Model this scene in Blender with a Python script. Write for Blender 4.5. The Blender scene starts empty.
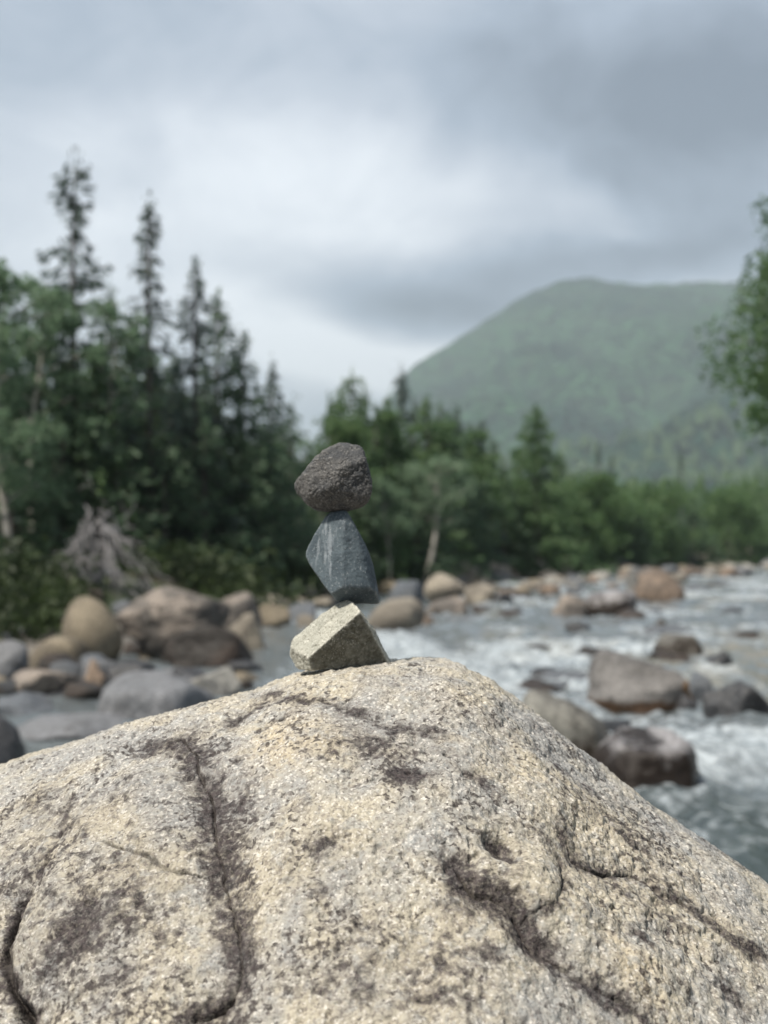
import bpy, bmesh, math, random
import numpy as np
R = math.radians
sc = bpy.context.scene
col = sc.collection
rng = np.random.default_rng(7)
random.seed(7)

# ------------------------------------------------------------------ camera numbers
F = 1200.0; PITCH = math.atan(36 / F); CZ = 1.5
cp, sp = math.cos(PITCH), math.sin(PITCH)
def ray(px, py):
    a = (px - 384) / F; b = (512 - py) / F
    return np.array([a, cp - b * sp, sp + b * cp])
def at(px, py, Y):
    d = ray(px, py); t = Y / d[1]
    return np.array([d[0] * t, Y, CZ + d[2] * t])
def proj(x, y, z):
    f = y * cp + (z - CZ) * sp; u = -y * sp + (z - CZ) * cp
    return 384 + F * x / f, 512 - F * u / f
def ydist(py, z=0.0):           # distance at which the plane at height z is seen on row py
    d = ray(384, py); return d[1] * (z - CZ) / d[2]

# ------------------------------------------------------------------ noise
def _hash(ix, iy, iz, seed):
    h = (ix * 374761393 + iy * 668265263 + iz * 2147483647 + seed * 974711) & 0xffffffff
    h = ((h ^ (h >> 13)) * 1274126177) & 0xffffffff
    h = ((h ^ (h >> 16)) * 2246822519) & 0xffffffff
    return ((h ^ (h >> 15)) & 0xffff).astype(np.float32) / 32767.5 - 1
def vnoise(p, seed=0):
    p = np.asarray(p, dtype=np.float64)
    i = np.floor(p).astype(np.int64); f = (p - i)
    f = (f * f * f * (f * (f * 6 - 15) + 10)).astype(np.float32)
    out = 0
    for dx in (0, 1):
        wx = f[:, 0] if dx else 1 - f[:, 0]
        for dy in (0, 1):
            wy = f[:, 1] if dy else 1 - f[:, 1]
            for dz in (0, 1):
                wz = f[:, 2] if dz else 1 - f[:, 2]
                out = out + wx * wy * wz * _hash(i[:, 0] + dx, i[:, 1] + dy, i[:, 2] + dz, seed)
    return out
ROT = np.array([[0.36, 0.48, -0.8], [-0.8, 0.6, 0.0], [0.48, 0.64, 0.6]])
def fbm(p, octs=4, seed=0, gain=0.5):
    a, s, t = 1.0, 0.0, 0.0
    for k in range(octs):
        s = s + a * vnoise(p, seed + k * 17); t += a
        p = (p @ ROT) * 2.03; a *= gain
    return s / t
def sstep(a, b, x):
    t = np.clip((x - a) / (b - a), 0, 1); return t * t * (3 - 2 * t)

# ------------------------------------------------------------------ mesh helpers
def mesh_np(name, V, Q, mats, tri=False, smooth=True, attrs=None, midx=None):
    me = bpy.data.meshes.new(name)
    V = np.asarray(V, dtype=np.float32); Q = np.asarray(Q, dtype=np.int32)
    k = Q.shape[1]; M = len(Q)
    me.vertices.add(len(V)); me.vertices.foreach_set('co', V.ravel())
    me.loops.add(M * k); me.loops.foreach_set('vertex_index', Q.ravel())
    me.polygons.add(M)
    me.polygons.foreach_set('loop_start', np.arange(0, M * k, k, dtype=np.int32))
    me.polygons.foreach_set('loop_total', np.full(M, k, dtype=np.int32))
    me.polygons.foreach_set('use_smooth', np.full(M, smooth))
    for m in (mats if isinstance(mats, (list, tuple)) else [mats]): me.materials.append(m)
    if midx is not None: me.polygons.foreach_set('material_index', midx.astype(np.int32))
    me.update(calc_edges=True)
    for an, arr in (attrs or {}).items():
        a = me.attributes.new(an, 'FLOAT', 'POINT'); a.data.foreach_set('value', np.asarray(arr, dtype=np.float32))
    me.validate()
    return me
def link(name, me, parent=None, loc=(0, 0, 0)):
    o = bpy.data.objects.new(name, me); col.objects.link(o); o.location = loc
    if parent: o.parent = parent
    return o
def tag(o, label=None, cat=None, group=None, kind=None):
    if label: o['label'] = label
    if cat: o['category'] = cat
    if group: o['group'] = group
    if kind: o['kind'] = kind
    return o
def grid_faces(nr, nc):
    i = np.arange(nr - 1)[:, None] * nc + np.arange(nc - 1)[None, :]
    i = i.ravel()
    return np.stack([i, i + 1, i + nc + 1, i + nc], 1)
class Soup:
    """collects quads / tube pieces"""
    def __init__(s): s.V = []; s.Q = []; s.n = 0
    def add(s, V, Q):
        V = np.asarray(V, dtype=np.float32); s.V.append(V); s.Q.append(np.asarray(Q) + s.n); s.n += len(V)
    def tube(s, pts, rad, seg=6):
        pts = np.asarray(pts, float); n = len(pts)
        T = np.gradient(pts, axis=0); T /= np.linalg.norm(T, axis=1)[:, None] + 1e-9
        ref = np.array([0.3, 0.9, 0.1]) if abs(T[0][2]) > 0.7 else np.array([0, 0, 1.0])
        A = np.cross(T, ref); A /= np.linalg.norm(A, axis=1)[:, None] + 1e-9
        B = np.cross(T, A)
        th = np.arange(seg) * 2 * math.pi / seg
        ring = A[:, None, :] * np.cos(th)[None, :, None] + B[:, None, :] * np.sin(th)[None, :, None]
        V = pts[:, None, :] + ring * np.asarray(rad)[:, None, None]
        i = np.arange(n - 1)[:, None] * seg; j = np.arange(seg)[None, :]; j2 = (j + 1) % seg
        Q = np.stack([(i + j), (i + j2), (i + seg + j2), (i + seg + j)], -1).reshape(-1, 4)
        s.add(V.reshape(-1, 3), Q)
    def leaves(s, C, size, aspect=0.5, up=0.0, dirs=None):
        """C (N,3) centres, small randomly turned leaf quads"""
        N = len(C)
        a = rng.normal(size=(N, 3)) if dirs is None else dirs + rng.normal(size=(N, 3)) * 0.35
        a[:, 2] *= (1 - up)
        a /= np.linalg.norm(a, axis=1)[:, None] + 1e-9
        b = np.cross(a, rng.normal(size=(N, 3)))
        b /= np.linalg.norm(b, axis=1)[:, None] + 1e-9
        L = (size * rng.uniform(0.6, 1.35, N))[:, None]
        a = a * L * 0.5; b = b * L * 0.5 * aspect
        V = np.stack([C - a, C + b * 1.0 - a * 0.1, C + a, C - b * 1.0 - a * 0.1], 1).reshape(-1, 3)
        s.add(V, np.arange(N * 4).reshape(N, 4))
    def mesh(s, name, mat, smooth=False):
        return mesh_np(name, np.concatenate(s.V), np.concatenate(s.Q), mat, smooth=smooth)

# ------------------------------------------------------------------ materials
class NT:
    def __init__(s, name):
        s.m = bpy.data.materials.new(name); s.m.use_nodes = True
        s.t = s.m.node_tree; s.t.nodes.clear()
    def n(s, typ, **kw):
        nd = s.t.nodes.new(typ)
        for k, v in kw.items():
            if k.startswith('_'): setattr(nd, k[1:], v)
            else:
                key = int(k[1:]) if k[0] == 'i' and k[1:].isdigit() else k.replace('__', ' ')
                inp = nd.inputs[key]
                if isinstance(v, bpy.types.NodeSocket): s.t.links.new(v, inp)
                else: inp.default_value = v
        return nd
    def coord(s, which='Object', scale=(1, 1, 1)):
        c = s.n('ShaderNodeTexCoord').outputs[which]
        return s.n('ShaderNodeMapping', Vector=c, Scale=scale).outputs[0]
    def noise(s, vec, scale, detail=4, rough=0.55, dist=0.0, col=False):
        nd = s.n('ShaderNodeTexNoise', Vector=vec, Scale=scale, Detail=detail, Roughness=rough, Distortion=dist)
        return nd.outputs['Color' if col else 'Fac']
    def vor(s, vec, scale, out='Distance', feature='F1', rand=1.0):
        nd = s.n('ShaderNodeTexVoronoi', _feature=feature, Vector=vec, Scale=scale, Randomness=rand)
        return nd.outputs[out]
    def ramp(s, fac, lo, hi, a=0.0, b=1.0, smooth=True):
        nd = s.n('ShaderNodeMapRange', i0=fac, i1=lo, i2=hi, i3=a, i4=b)
        if smooth: nd.interpolation_type = 'SMOOTHSTEP'
        return nd.outputs[0]
    def mix(s, fac, a, b, mode='MIX'):
        nd = s.n('ShaderNodeMix', _data_type='RGBA', _blend_type=mode)
        for i, v in ((0, fac), (6, a), (7, b)):
            if isinstance(v, bpy.types.NodeSocket): s.t.links.new(v, nd.inputs[i])
            else: nd.inputs[i].default_value = v if i == 0 or len(v) == 4 else (*v, 1)
        return nd.outputs[2]
    def math(s, op, a, b=0.0, clamp=False):
        nd = s.n('ShaderNodeMath', _operation=op, _use_clamp=clamp, i0=a, i1=b); return nd.outputs[0]
    def attr(s, name):
        return s.n('ShaderNodeAttribute', _attribute_name=name).outputs['Fac']
    def bump(s, h, strength, dist, normal=None):
        nd = s.n('ShaderNodeBump', Height=h, Strength=strength, Distance=dist)
        if normal is not None: s.t.links.new(normal, nd.inputs['Normal'])
        return nd.outputs[0]
    def out(s, col, rough=0.8, normal=None, spec=0.5, shader=None, **kw):
        p = s.n('ShaderNodeBsdfPrincipled')
        for key, v in (('Base Color', col), ('Roughness', rough), ('Specular IOR Level', spec), ('Normal', normal), *[(k.replace('__', ' '), v) for k, v in kw.items()]):
            if v is None: continue
            if isinstance(v, bpy.types.NodeSocket): s.t.links.new(v, p.inputs[key])
            else: p.inputs[key].default_value = (*v, 1) if isinstance(v, tuple) and len(v) == 3 else v
        o = s.n('ShaderNodeOutputMaterial', Surface=p.outputs[0])
        s.p = p; s.o = o
        return s.m

def rock_mat(name, c1, c2, dark=(0.05, 0.04, 0.036), amt=0.35, sc_=1.0, wet=None, rough=0.8, seedz=0.0, side=None):
    c1 = tuple(k * .62 for k in c1); c2 = tuple(k * .40 for k in c2); dark = tuple(k * .4 for k in dark); amt += .15
    """weathered stone: two tones, dark lichen, fine grain. wet=(height, colour): a darker algae-and-wet band of that height above the waterline"""
    t = NT(name); c = t.n('ShaderNodeTexCoord').outputs['Object']
    rnd = t.n('ShaderNodeObjectInfo').outputs['Random']
    off = t.n('ShaderNodeCombineXYZ', i0=t.math('MULTIPLY', rnd, 37.0), i1=seedz, i2=t.math('MULTIPLY', rnd, 11.0)).outputs[0]
    v = t.n('ShaderNodeVectorMath', _operation='ADD', i0=c, i1=off).outputs[0]
    big = t.noise(v, 1.6 * sc_, 5, 0.6)
    colr = t.mix(t.ramp(big, 0.42, 0.58), c1, c2)
    colr = t.mix(t.ramp(rnd, 0, 1, 0.0, 0.35, False), colr, t.mix(0.5, (0.09, 0.085, 0.08), colr), 'MIX')
    st = t.noise(v, 3.5 * sc_, 8, 0.7, 0.6)
    colr = t.mix(t.ramp(st, 0.62 - 0.2 * amt, 0.72, 0, 0.85), colr, dark)
    if side:
        xx = t.n('ShaderNodeSeparateXYZ', i0=c).outputs[0]
        xx = t.math('ADD', xx, t.ramp(t.noise(v, 3, 4), 0.3, 0.7, -0.12, 0.12, False))
        colr = t.mix(t.ramp(xx, side[0], side[0] + 0.08, 0, .9), colr, side[1])
    fine = t.noise(v, 28 * sc_, 4, 0.7)
    colr = t.mix(t.ramp(fine, 0.3, 0.7, 0, 1), t.mix(0.45, colr, (0.02, 0.02, 0.02)), t.mix(1.0, colr, (1.4, 1.4, 1.4), 'MULTIPLY'))
    rg = rough
    if wet:
        pos = t.n('ShaderNodeNewGeometry').outputs['Position']
        z = t.n('ShaderNodeSeparateXYZ', i0=pos).outputs[2]
        zz = t.math('ADD', z, t.ramp(t.noise(v, 4 * sc_, 3), 0.3, 0.7, -0.5 * wet[0], 0.5 * wet[0], False))
        w = t.ramp(zz, wet[0] * 0.7, wet[0] * 1.3, 1, 0)
        colr = t.mix(t.math('MULTIPLY', w, 0.95), colr, wet[1])
        rg = t.ramp(w, 0, 1, rough, 0.25)
    h = t.math('ADD', t.noise(v, 14 * sc_, 6, 0.7), t.math('MULTIPLY', t.noise(v, 60 * sc_, 3, 0.7), 0.35))
    return t.out(colr, rg, t.bump(h, 0.6, 0.03 / sc_), 0.3)

def leaf_mat(name, c1, c2, c3, trans=0.3):
    t = NT(name)
    g = t.n('ShaderNodeNewGeometry')
    rnd = g.outputs['Random Per Island']
    v = t.n('ShaderNodeTexCoord').outputs['Object']
    oi = t.n('ShaderNodeObjectInfo').outputs['Random']
    cl = t.noise(v, 1.1, 3, 0.6)
    c = t.mix(t.ramp(cl, 0.35, 0.65), c1, c2)
    c = t.mix(t.math('MULTIPLY', rnd, 0.6), c, c3)
    c = t.mix(t.math('MULTIPLY', oi, 0.35), c, (c1[0] * 0.6, c1[1] * 0.75, c1[2] * 0.7))
    t.out(c, 0.6, None, 0.3)
    tr = t.n('ShaderNodeBsdfTranslucent', Color=c)
    mx = t.n('ShaderNodeMixShader', i0=trans, i1=t.p.outputs[0], i2=tr.outputs[0])
    t.t.links.new(mx.outputs[0], t.o.inputs['Surface'])
    return t.m
def bark_mat(name, c1, c2):
    t = NT(name); v = t.coord('Object', (1, 1, 0.3))
    c = t.mix(t.ramp(t.noise(v, 9, 5, 0.7), 0.35, 0.65), c1, c2)
    return t.out(c, 0.9, t.bump(t.noise(v, 22, 4), 0.7, 0.02))

M_spruce = leaf_mat('spruce_needles', (0.066, 0.118, 0.076), (0.098, 0.156, 0.090), (0.125, 0.182, 0.105), 0.5)
M_spruce_old = leaf_mat('old_spruce_needles', (0.060, 0.094, 0.084), (0.088, 0.124, 0.104), (0.112, 0.146, 0.122), 0.38)
M_fir = leaf_mat('fir_needles', (0.085, 0.155, 0.072), (0.130, 0.210, 0.090), (0.160, 0.235, 0.105), 0.55)
M_birch = leaf_mat('birch_leaves', (0.135, 0.210, 0.130), (0.180, 0.265, 0.165), (0.220, 0.295, 0.195), 0.55)
M_alder = leaf_mat('alder_leaves', (0.068, 0.135, 0.055), (0.105, 0.175, 0.068), (0.140, 0.205, 0.090), 0.5)
M_under = leaf_mat('undergrowth_leaves', (0.012, 0.022, 0.010), (0.045, 0.070, 0.022), (0.070, 0.100, 0.036), 0.3)
M_barkd = bark_mat('spruce_bark', (0.05, 0.042, 0.038), (0.11, 0.098, 0.09))
M_barkw = bark_mat('birch_bark', (0.42, 0.40, 0.37), (0.25, 0.23, 0.21))
M_dead = bark_mat('weathered_dead_wood', (0.24, 0.235, 0.245), (0.12, 0.117, 0.12))

# ------------------------------------------------------------------ terrain
BX = np.array([-400, -60, -30, -12, -7, -5.2, -4, -3, -2, -1, 3, 10, 25, 48, 100, 300, 900.])
BY = np.array([4, 7, 10, 13, 14.5, 16.3, 17.6, 22, 30, 40, 51, 70, 95, 140, 190, 330, 700.])
def bank_sd(x, y):              # metres beyond the far / left shoreline (positive on land)
    b = np.interp(x, BX, BY); k = np.interp(x, BX, [0.9, .9, .9, .9, .8, .7, .5, .35, .3, .3, .4, .45, .5, .5, .6, .6, .6])
    return (y - b) * k
def right_sd(x, y):
    return (x - np.where(y < 60, 0.345 * y + 0.7, 21.4 + (y - 60) * 0.95)) * 0.9
def ground_h(x, y):
    P = np.stack([x * 0.25, y * 0.25, np.zeros_like(x)], 1)
    n = fbm(P, 4, 3); n2 = fbm(P * 6, 3, 8)
    s = np.maximum(bank_sd(x, y), right_sd(x, y)) + n * 0.8
    h = -0.55 + 0.62 * sstep(-2.5, 0.3, s) + 0.85 * sstep(0.2, 5, s) + 0.012 * np.maximum(s, 0)
    far = np.maximum(np.hypot(x, y) - 250, 0)
    h = h + 0.03 * far + far ** 2 * 2e-5 * sstep(250, 500, np.hypot(x, y)) * 0.6
    return h + n * 0.15 + n2 * 0.05 + fbm(P * 0.12, 3, 22) * 2.0 * sstep(60, 300, np.hypot(x, y))
def gz(x, y): return float(ground_h(np.array([x], float), np.array([y], float))[0])

t = NT('river_bank_ground'); v = t.n('ShaderNodeTexCoord').outputs['Object']
g = t.n('ShaderNodeNewGeometry').outputs['Position']; z = t.n('ShaderNodeSeparateXYZ', i0=g).outputs[2]
stones = t.mix(t.vor(v, 3.0, 'Color'), (0.20, 0.18, 0.155), (0.08, 0.075, 0.07))
soil = t.mix(t.ramp(t.noise(v, 0.8, 5), 0.35, 0.65), (0.025, 0.038, 0.014), (0.05, 0.042, 0.026))
cc = t.mix(t.ramp(t.math('ADD', z, t.noise(v, 0.7, 3)), 0.75, 0.95), stones, soil)
M_ground = t.out(cc, 0.9, t.bump(t.vor(v, 3.0), 0.8, 0.1))
rr = np.concatenate([[0.0], np.geomspace(1.0, 9000, 330)])
th = np.concatenate([np.linspace(-180, -42, 50), np.linspace(-41, 41, 300), np.linspace(42, 180, 50)])
Rg, Tg = np.meshgrid(rr, np.radians(th), indexing='ij')
X = (Rg * np.sin(Tg)).ravel(); Y = (Rg * np.cos(Tg)).ravel()
Z = ground_h(X, Y)
Z = np.where(np.hypot(X, Y) > 900, np.minimum(Z, 60), Z); Z = np.where(Y < -20, np.minimum(Z, 1.5), Z)
ground = link('ground', mesh_np('ground', np.stack([X, Y, Z], 1), grid_faces(len(rr), len(th))[:, ::-1], M_ground))
tag(ground, kind='structure')

# ------------------------------------------------------------------ mountain
SIL = np.array([(-900, 545), (100, 540), (330, 485), (385, 405), (410, 371), (450, 346), (500, 316), (540, 292), (565, 283), (592, 279), (622, 284), (660, 287), (720, 284), (768, 284), (860, 292), (1000, 330), (1400, 400), (2200, 520)], float)
DM = 2300.0
sx = (SIL[:, 0] - 384) / F * DM; sz = np.array([at(384, q, DM)[2] for q in SIL[:, 1]])
mx = np.linspace(-1500, 3300, 420); my = np.concatenate([np.linspace(600, 2700, 300), np.linspace(2720, 4200, 40)])
MX, MY = np.meshgrid(mx, my, indexing='xy')
ridge = np.interp(MX, sx, sz)
ker = 9; 
yc = DM + 120 * np.sin(MX / 420.0)
ff = np.where(MY < yc, np.clip((MY - 700) / (yc - 700), 0, 1) ** 1.55, 1 - np.clip((MY - yc) / 1800, 0, 1) ** 1.5)
P = np.stack([MX.ravel() / 420, MY.ravel() / 420, np.zeros(MX.size)], 1)
n = fbm(P, 5, 41).reshape(MX.shape); rdg = 1 - np.abs(fbm(P * 0.8 + 9, 4, 51)).reshape(MX.shape) * 2
crestmask = np.clip(np.abs(MY - yc) / 500, 0.0, 1)
MZ = -30 + (ridge * yc / DM + 34) * ff + (n * 100 + (rdg - .6) * 150) * crestmask * np.clip((MY - 650) / 500, 0, 1)
MZ += fbm(P * 22, 2, 77).reshape(MX.shape) * 5.0
t = NT('forested_mountain'); v = t.n('ShaderNodeTexCoord').outputs['Object']
c = t.mix(t.ramp(t.noise(v, 0.004, 5, 0.6, 0.5), 0.42, 0.58), (0.008, 0.030, 0.022), (0.034, 0.085, 0.042))
c = t.mix(t.ramp(t.noise(v, 0.02, 4, 0.7), 0.45, 0.65), c, (0.030, 0.055, 0.032))
c = t.mix(t.ramp(t.vor(v, 0.05), 0.2, 0.8, 0, 0.8), c, (0.006, 0.016, 0.012))
M_mount = t.out(c, 0.95, t.bump(t.vor(v, 0.06), 1.0, 14.0), 0.1)
mountain = link('mountain', mesh_np('mountain', np.stack([MX.ravel(), MY.ravel(), MZ.ravel()], 1), grid_faces(len(my), len(mx)), M_mount))
tag(mountain, kind='structure')
def mount_h(x, y):
    i = np.clip(np.searchsorted(my, y) - 1, 0, len(my) - 2); j = np.clip(((x - mx[0]) / (mx[1] - mx[0])).astype(int), 0, len(mx) - 2)
    return MZ[i, j]

# ------------------------------------------------------------------ the great foreground boulder
SB = np.array([(-500, 905), (-200, 830), (-60, 786), (0, 768), (60, 748), (130, 723), (200, 703), (255, 688), (290, 677), (330, 669), (370, 664), (400, 662), (440, 661), (468, 669), (492, 681), (520, 700), (560, 732), (600, 766), (660, 812), (720, 854), (768, 888), (850, 945), (1000, 1060), (1200, 1230)], float)
Yc0 = 1.9
def ycrest(x): return Yc0 - 0.10 * sstep(0.12, 0.9, x) + 0.06 * sstep(-0.2, -1.0, x)
def drop(tt):                    # fall of the front face behind-to-front
    return 0.72 * np.maximum(tt, 0) ** 1.5
xs_ctrl = (SB[:, 0] - 384) / F * Yc0; zs_ctrl = np.array([at(384, q, Yc0)[2] for q in SB[:, 1]])
xd = np.linspace(-1.75, 1.55, 400)
zc = np.interp(xd, xs_ctrl, zs_ctrl)
ku = np.exp(-np.linspace(-2, 2, 9) ** 2); ku /= ku.sum()
zc = np.convolve(np.pad(zc, 4, 'edge'), ku, 'valid')
def base_z(x, y, zc=None):
    return np.interp(x, xd, ZC) - np.where(y < ycrest(x), drop(ycrest(x) - y), 0.35 * (y - ycrest(x)) ** 2 + 0.05 * (y - ycrest(x)))
def silhouette(height):          # topmost row reached in each column of pixels
    xx, tt = np.meshgrid(xd, np.linspace(0, 0.5, 60), indexing='ij')
    yy = ycrest(xx) - tt; zz = height(xx.ravel(), yy.ravel()).reshape(xx.shape)
    px, py = proj(xx, yy, zz)
    bins = np.linspace(-450, 1150, 161); res = np.full(160, np.nan)
    k = np.digitize(px.ravel(), bins) - 1
    for b in range(160):
        m = k == b
        if m.any(): res[b] = py.ravel()[m].min()
    return (bins[:-1] + bins[1:]) / 2, res
ZC = zc.copy()
for it in range(6):
    bx, by = silhouette(base_z); ok = ~np.isnan(by)
    want = np.interp(bx, SB[:, 0], SB[:, 1])
    err = np.interp(384 + F * xd / ycrest(xd), bx[ok], (by - want)[ok])
    ZC = ZC + 0.8 * err * Yc0 / F
    ZC = np.convolve(np.pad(ZC, 2, 'edge'), [.1, .2, .4, .2, .1], 'valid')
def to_surf(pts):
    out = []
    yy = np.linspace(1.0, 2.0, 1500)
    for px, py in pts:
        d = ray(px, py); xr = d[0] * yy / d[1]; zr = CZ + d[2] * yy / d[1]
        hit = np.nonzero(zr < base_z(xr, yy))[0]
        k = hit[0] if len(hit) else len(yy) - 120
        out.append((xr[k], yy[k]))
    return np.array(out)
def seg_dist(x, y, pl):
    """distance to a polyline in plan, plus signed side of the nearest piece"""
    best = np.full(x.shape, 1e9, np.float32); tpar = np.zeros_like(best)
    n = len(pl)
    for i in range(n - 1):
        a, b = pl[i], pl[i + 1]; ab = b - a; L = ab @ ab + 1e-12
        tt = np.clip(((x - a[0]) * ab[0] + (y - a[1]) * ab[1]) / L, 0, 1)
        dd = np.hypot(x - a[0] - tt * ab[0], y - a[1] - tt * ab[1])
        m = dd < best; best = np.where(m, dd, best); tpar = np.where(m, (i + tt) / (n - 1), tpar)
    return best, tpar

nx, nt = 1250, 900
xg = np.concatenate([np.linspace(-1.75, -0.72, 130)[:-1], np.linspace(-0.72, 0.68, nx - 230), np.linspace(0.68, 1.55, 102)[1:]])
nx = len(xg)
# profile parameter: bottom front -> crest -> bottom back
tf = np.linspace(0, 0.86, 700); tb = np.linspace(0, 1, 130)
tv = np.concatenate([tf[::-1]]); 
XS, TS = np.meshgrid(xg, tf, indexing='ij')
# warp: a bit of relief built into plan position
YS = ycrest(XS) - TS
front = np.stack([XS, YS, base_z(XS.ravel(), YS.ravel()).reshape(XS.shape)], -1)           # nx,700,3
# skirt in front: curve down to the river bed
ks = np.linspace(0, 1, 70)[1:]
e = front[:, -1]; zl = -0.5
ang = ks * math.pi / 2
skx = e[:, None, 0] * np.ones_like(ks)
sky_ = e[:, None, 1] - 0.26 * np.sin(ang)[None, :] ** 0.8 * (1 + 0.0 * e[:, None, 0])
slope0 = 1.0
skz = e[:, None, 2] - (0.28 * np.sin(ang) ** 1.0 * 0.9 + (1 - np.cos(ang)) * 1.0)[None, :] * np.maximum(e[:, None, 2] - zl, 0.05) / 1.25
skirt = np.stack([skx, sky_, skz], -1)
kb = np.linspace(0, 1, 131)[1:] ** 1.2
tb = kb * 1.5
bk_y = ycrest(xg)[:, None] + 1.5 * np.sin(kb * math.pi / 2)[None, :]
b0 = front[:, 0, 2][:, None]
bk_z = b0 - (1 - np.cos(kb * math.pi / 2))[None, :] * np.maximum(b0 - zl, 0.05) * 1.0 - 0.02 * kb[None, :]
back = np.stack([xg[:, None] * np.ones_like(kb), bk_y, bk_z], -1)
G = np.concatenate([back[:, ::-1], front, skirt], 1)       # nx, nr, 3
nrow = G.shape[1]
du = np.gradient(G, axis=0); dv = np.gradient(G, axis=1)
N = np.cross(dv, du); N /= np.linalg.norm(N, axis=2)[..., None] + 1e-12
if N[nx // 2, 200, 2] < 0: N = -N
Pf = G.reshape(-1, 3); Nf = N.reshape(-1, 3)
x, y = Pf[:, 0], Pf[:, 1]
stain_shade = np.zeros(len(x), np.float32); disp = np.zeros(len(x), np.float32); warm = np.zeros(len(x), np.float32); cavity = np.zeros(len(x), np.float32)
# warp coordinates so that placed features look natural
wn = np.stack([fbm(Pf * 9, 4, 61), fbm(Pf * 9 + 50, 4, 62)], 1)
wn2 = np.stack([fbm(Pf * 45, 3, 63), fbm(Pf * 45 + 50, 3, 64)], 1)
xw = x + wn[:, 0] * 0.012 + wn2[:, 0] * 0.004; yw = y + wn[:, 1] * 0.012 + wn2[:, 1] * 0.004
def crack(pts, width, depth, vw=0.0, vd=0.0, st=0.0, sw=0.03, fade=True):
    global disp, stain_shade, cavity
    d, tp = seg_dist(xw, yw, to_surf(pts))
    env = (sstep(0, 0.06, tp) * sstep(1, 0.94, tp)) if fade else 1
    wmod = 0.7 + 0.9 * vnoise(Pf * 45, 71); depth = depth * (0.75 + 0.6 * vnoise(Pf * 25, 72))
    w = np.maximum(width * wmod, width * 0.35)
    cr = np.exp(-(d / w) ** 2) * env
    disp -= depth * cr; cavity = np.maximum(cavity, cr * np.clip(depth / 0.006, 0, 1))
    if vd: disp -= 0.62 * vd * np.exp(-(d / vw) ** 2)
    if st: stain_shade = np.maximum(stain_shade, st * np.exp(-(d / sw) ** 2))
def blob(px, py, rx, ry, h=0.0, st=0.0, wm=0.0, ang=0.0, pw=2.0):
    global disp, stain_shade, warm
    c, c1, c2 = to_surf([(px, py), (px + rx, py), (px, py + ry)])
    ax = abs(c1[0] - c[0]) + 1e-4; ay = abs(c2[1] - c[1]) + 1e-4
    dx = xw - c[0]; dy = yw - c[1]
    r = np.sqrt((dx / ax) ** 2 + (dy / ay) ** 2)
    g_ = np.exp(-(r ** pw))
    if h: disp += h * g_
    if st: stain_shade = np.maximum(stain_shade, st * g_)
    if wm: warm = np.maximum(warm, wm * g_)
# broad lobes
blob(95, 880, 110, 130, 0.020)
blob(330, 860, 110, 120, 0.016)
blob(645, 985, 90, 70, 0.022)
blob(532, 885, 42, 38, 0.014, pw=3)
blob(235, 880, 34, 130, -0.012)
blob(430, 960, 55, 70, -0.012)
blob(290, 745, 55, 28, 0.010, wm=0.8)
blob(400, 715, 70, 16, -0.010)
blob(330, 697, 60, 9, -0.006)
blob(560, 800, 120, 40, 0.006, wm=0.3)
blob(460, 700, 40, 25, 0.004, wm=0.5)
blob(625, 975, 26, 34, 0, wm=1.0)
# cracks
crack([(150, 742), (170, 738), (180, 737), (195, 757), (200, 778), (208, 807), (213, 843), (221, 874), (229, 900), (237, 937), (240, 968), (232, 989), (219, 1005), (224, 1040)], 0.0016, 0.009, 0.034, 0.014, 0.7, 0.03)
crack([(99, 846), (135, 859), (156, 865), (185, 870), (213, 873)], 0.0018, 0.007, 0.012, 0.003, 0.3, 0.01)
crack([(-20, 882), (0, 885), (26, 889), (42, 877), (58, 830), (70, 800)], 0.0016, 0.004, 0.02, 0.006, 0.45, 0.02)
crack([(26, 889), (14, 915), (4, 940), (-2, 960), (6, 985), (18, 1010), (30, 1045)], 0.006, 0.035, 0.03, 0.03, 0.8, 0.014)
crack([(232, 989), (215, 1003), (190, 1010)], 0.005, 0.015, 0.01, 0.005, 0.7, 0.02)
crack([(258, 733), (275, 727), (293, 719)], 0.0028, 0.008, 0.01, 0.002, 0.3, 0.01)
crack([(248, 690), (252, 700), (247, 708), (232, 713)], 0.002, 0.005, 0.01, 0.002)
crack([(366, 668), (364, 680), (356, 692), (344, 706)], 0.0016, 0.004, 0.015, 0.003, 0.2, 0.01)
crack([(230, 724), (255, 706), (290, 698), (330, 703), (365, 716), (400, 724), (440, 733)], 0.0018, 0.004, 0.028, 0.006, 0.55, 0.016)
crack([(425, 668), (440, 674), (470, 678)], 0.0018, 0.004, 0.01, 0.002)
crack([(455, 868), (464, 882), (474, 892), (488, 895), (503, 901), (516, 912), (524, 925), (532, 940), (541, 947)], 0.0028, 0.012, 0.020, 0.016, 1.0, 0.024)  # deep crevice: its shade is painted dark along the carved line
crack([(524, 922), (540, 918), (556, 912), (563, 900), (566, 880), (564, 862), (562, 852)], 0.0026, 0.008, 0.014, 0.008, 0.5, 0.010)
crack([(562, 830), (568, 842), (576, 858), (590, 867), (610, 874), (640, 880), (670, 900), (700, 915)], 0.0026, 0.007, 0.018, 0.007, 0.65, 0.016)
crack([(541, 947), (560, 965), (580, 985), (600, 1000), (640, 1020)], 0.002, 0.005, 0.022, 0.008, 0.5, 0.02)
blob(110, 900, 120, 110, 0, .42)
blob(20, 860, 50, 70, 0, .35)
blob(350, 960, 110, 60, 0, .30)
blob(450, 960, 60, 60, 0, .42)
blob(370, 745, 55, 16, 0, .55)
blob(620, 890, 90, 18, 0, .42, ang=0)
# the pit, its inner shade also put in as dark colour
blob(502, 845, 17, 15, -0.020, 0.85, pw=3.5)
blob(500, 850, 38, 26, -0.005, 0.35)
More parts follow.
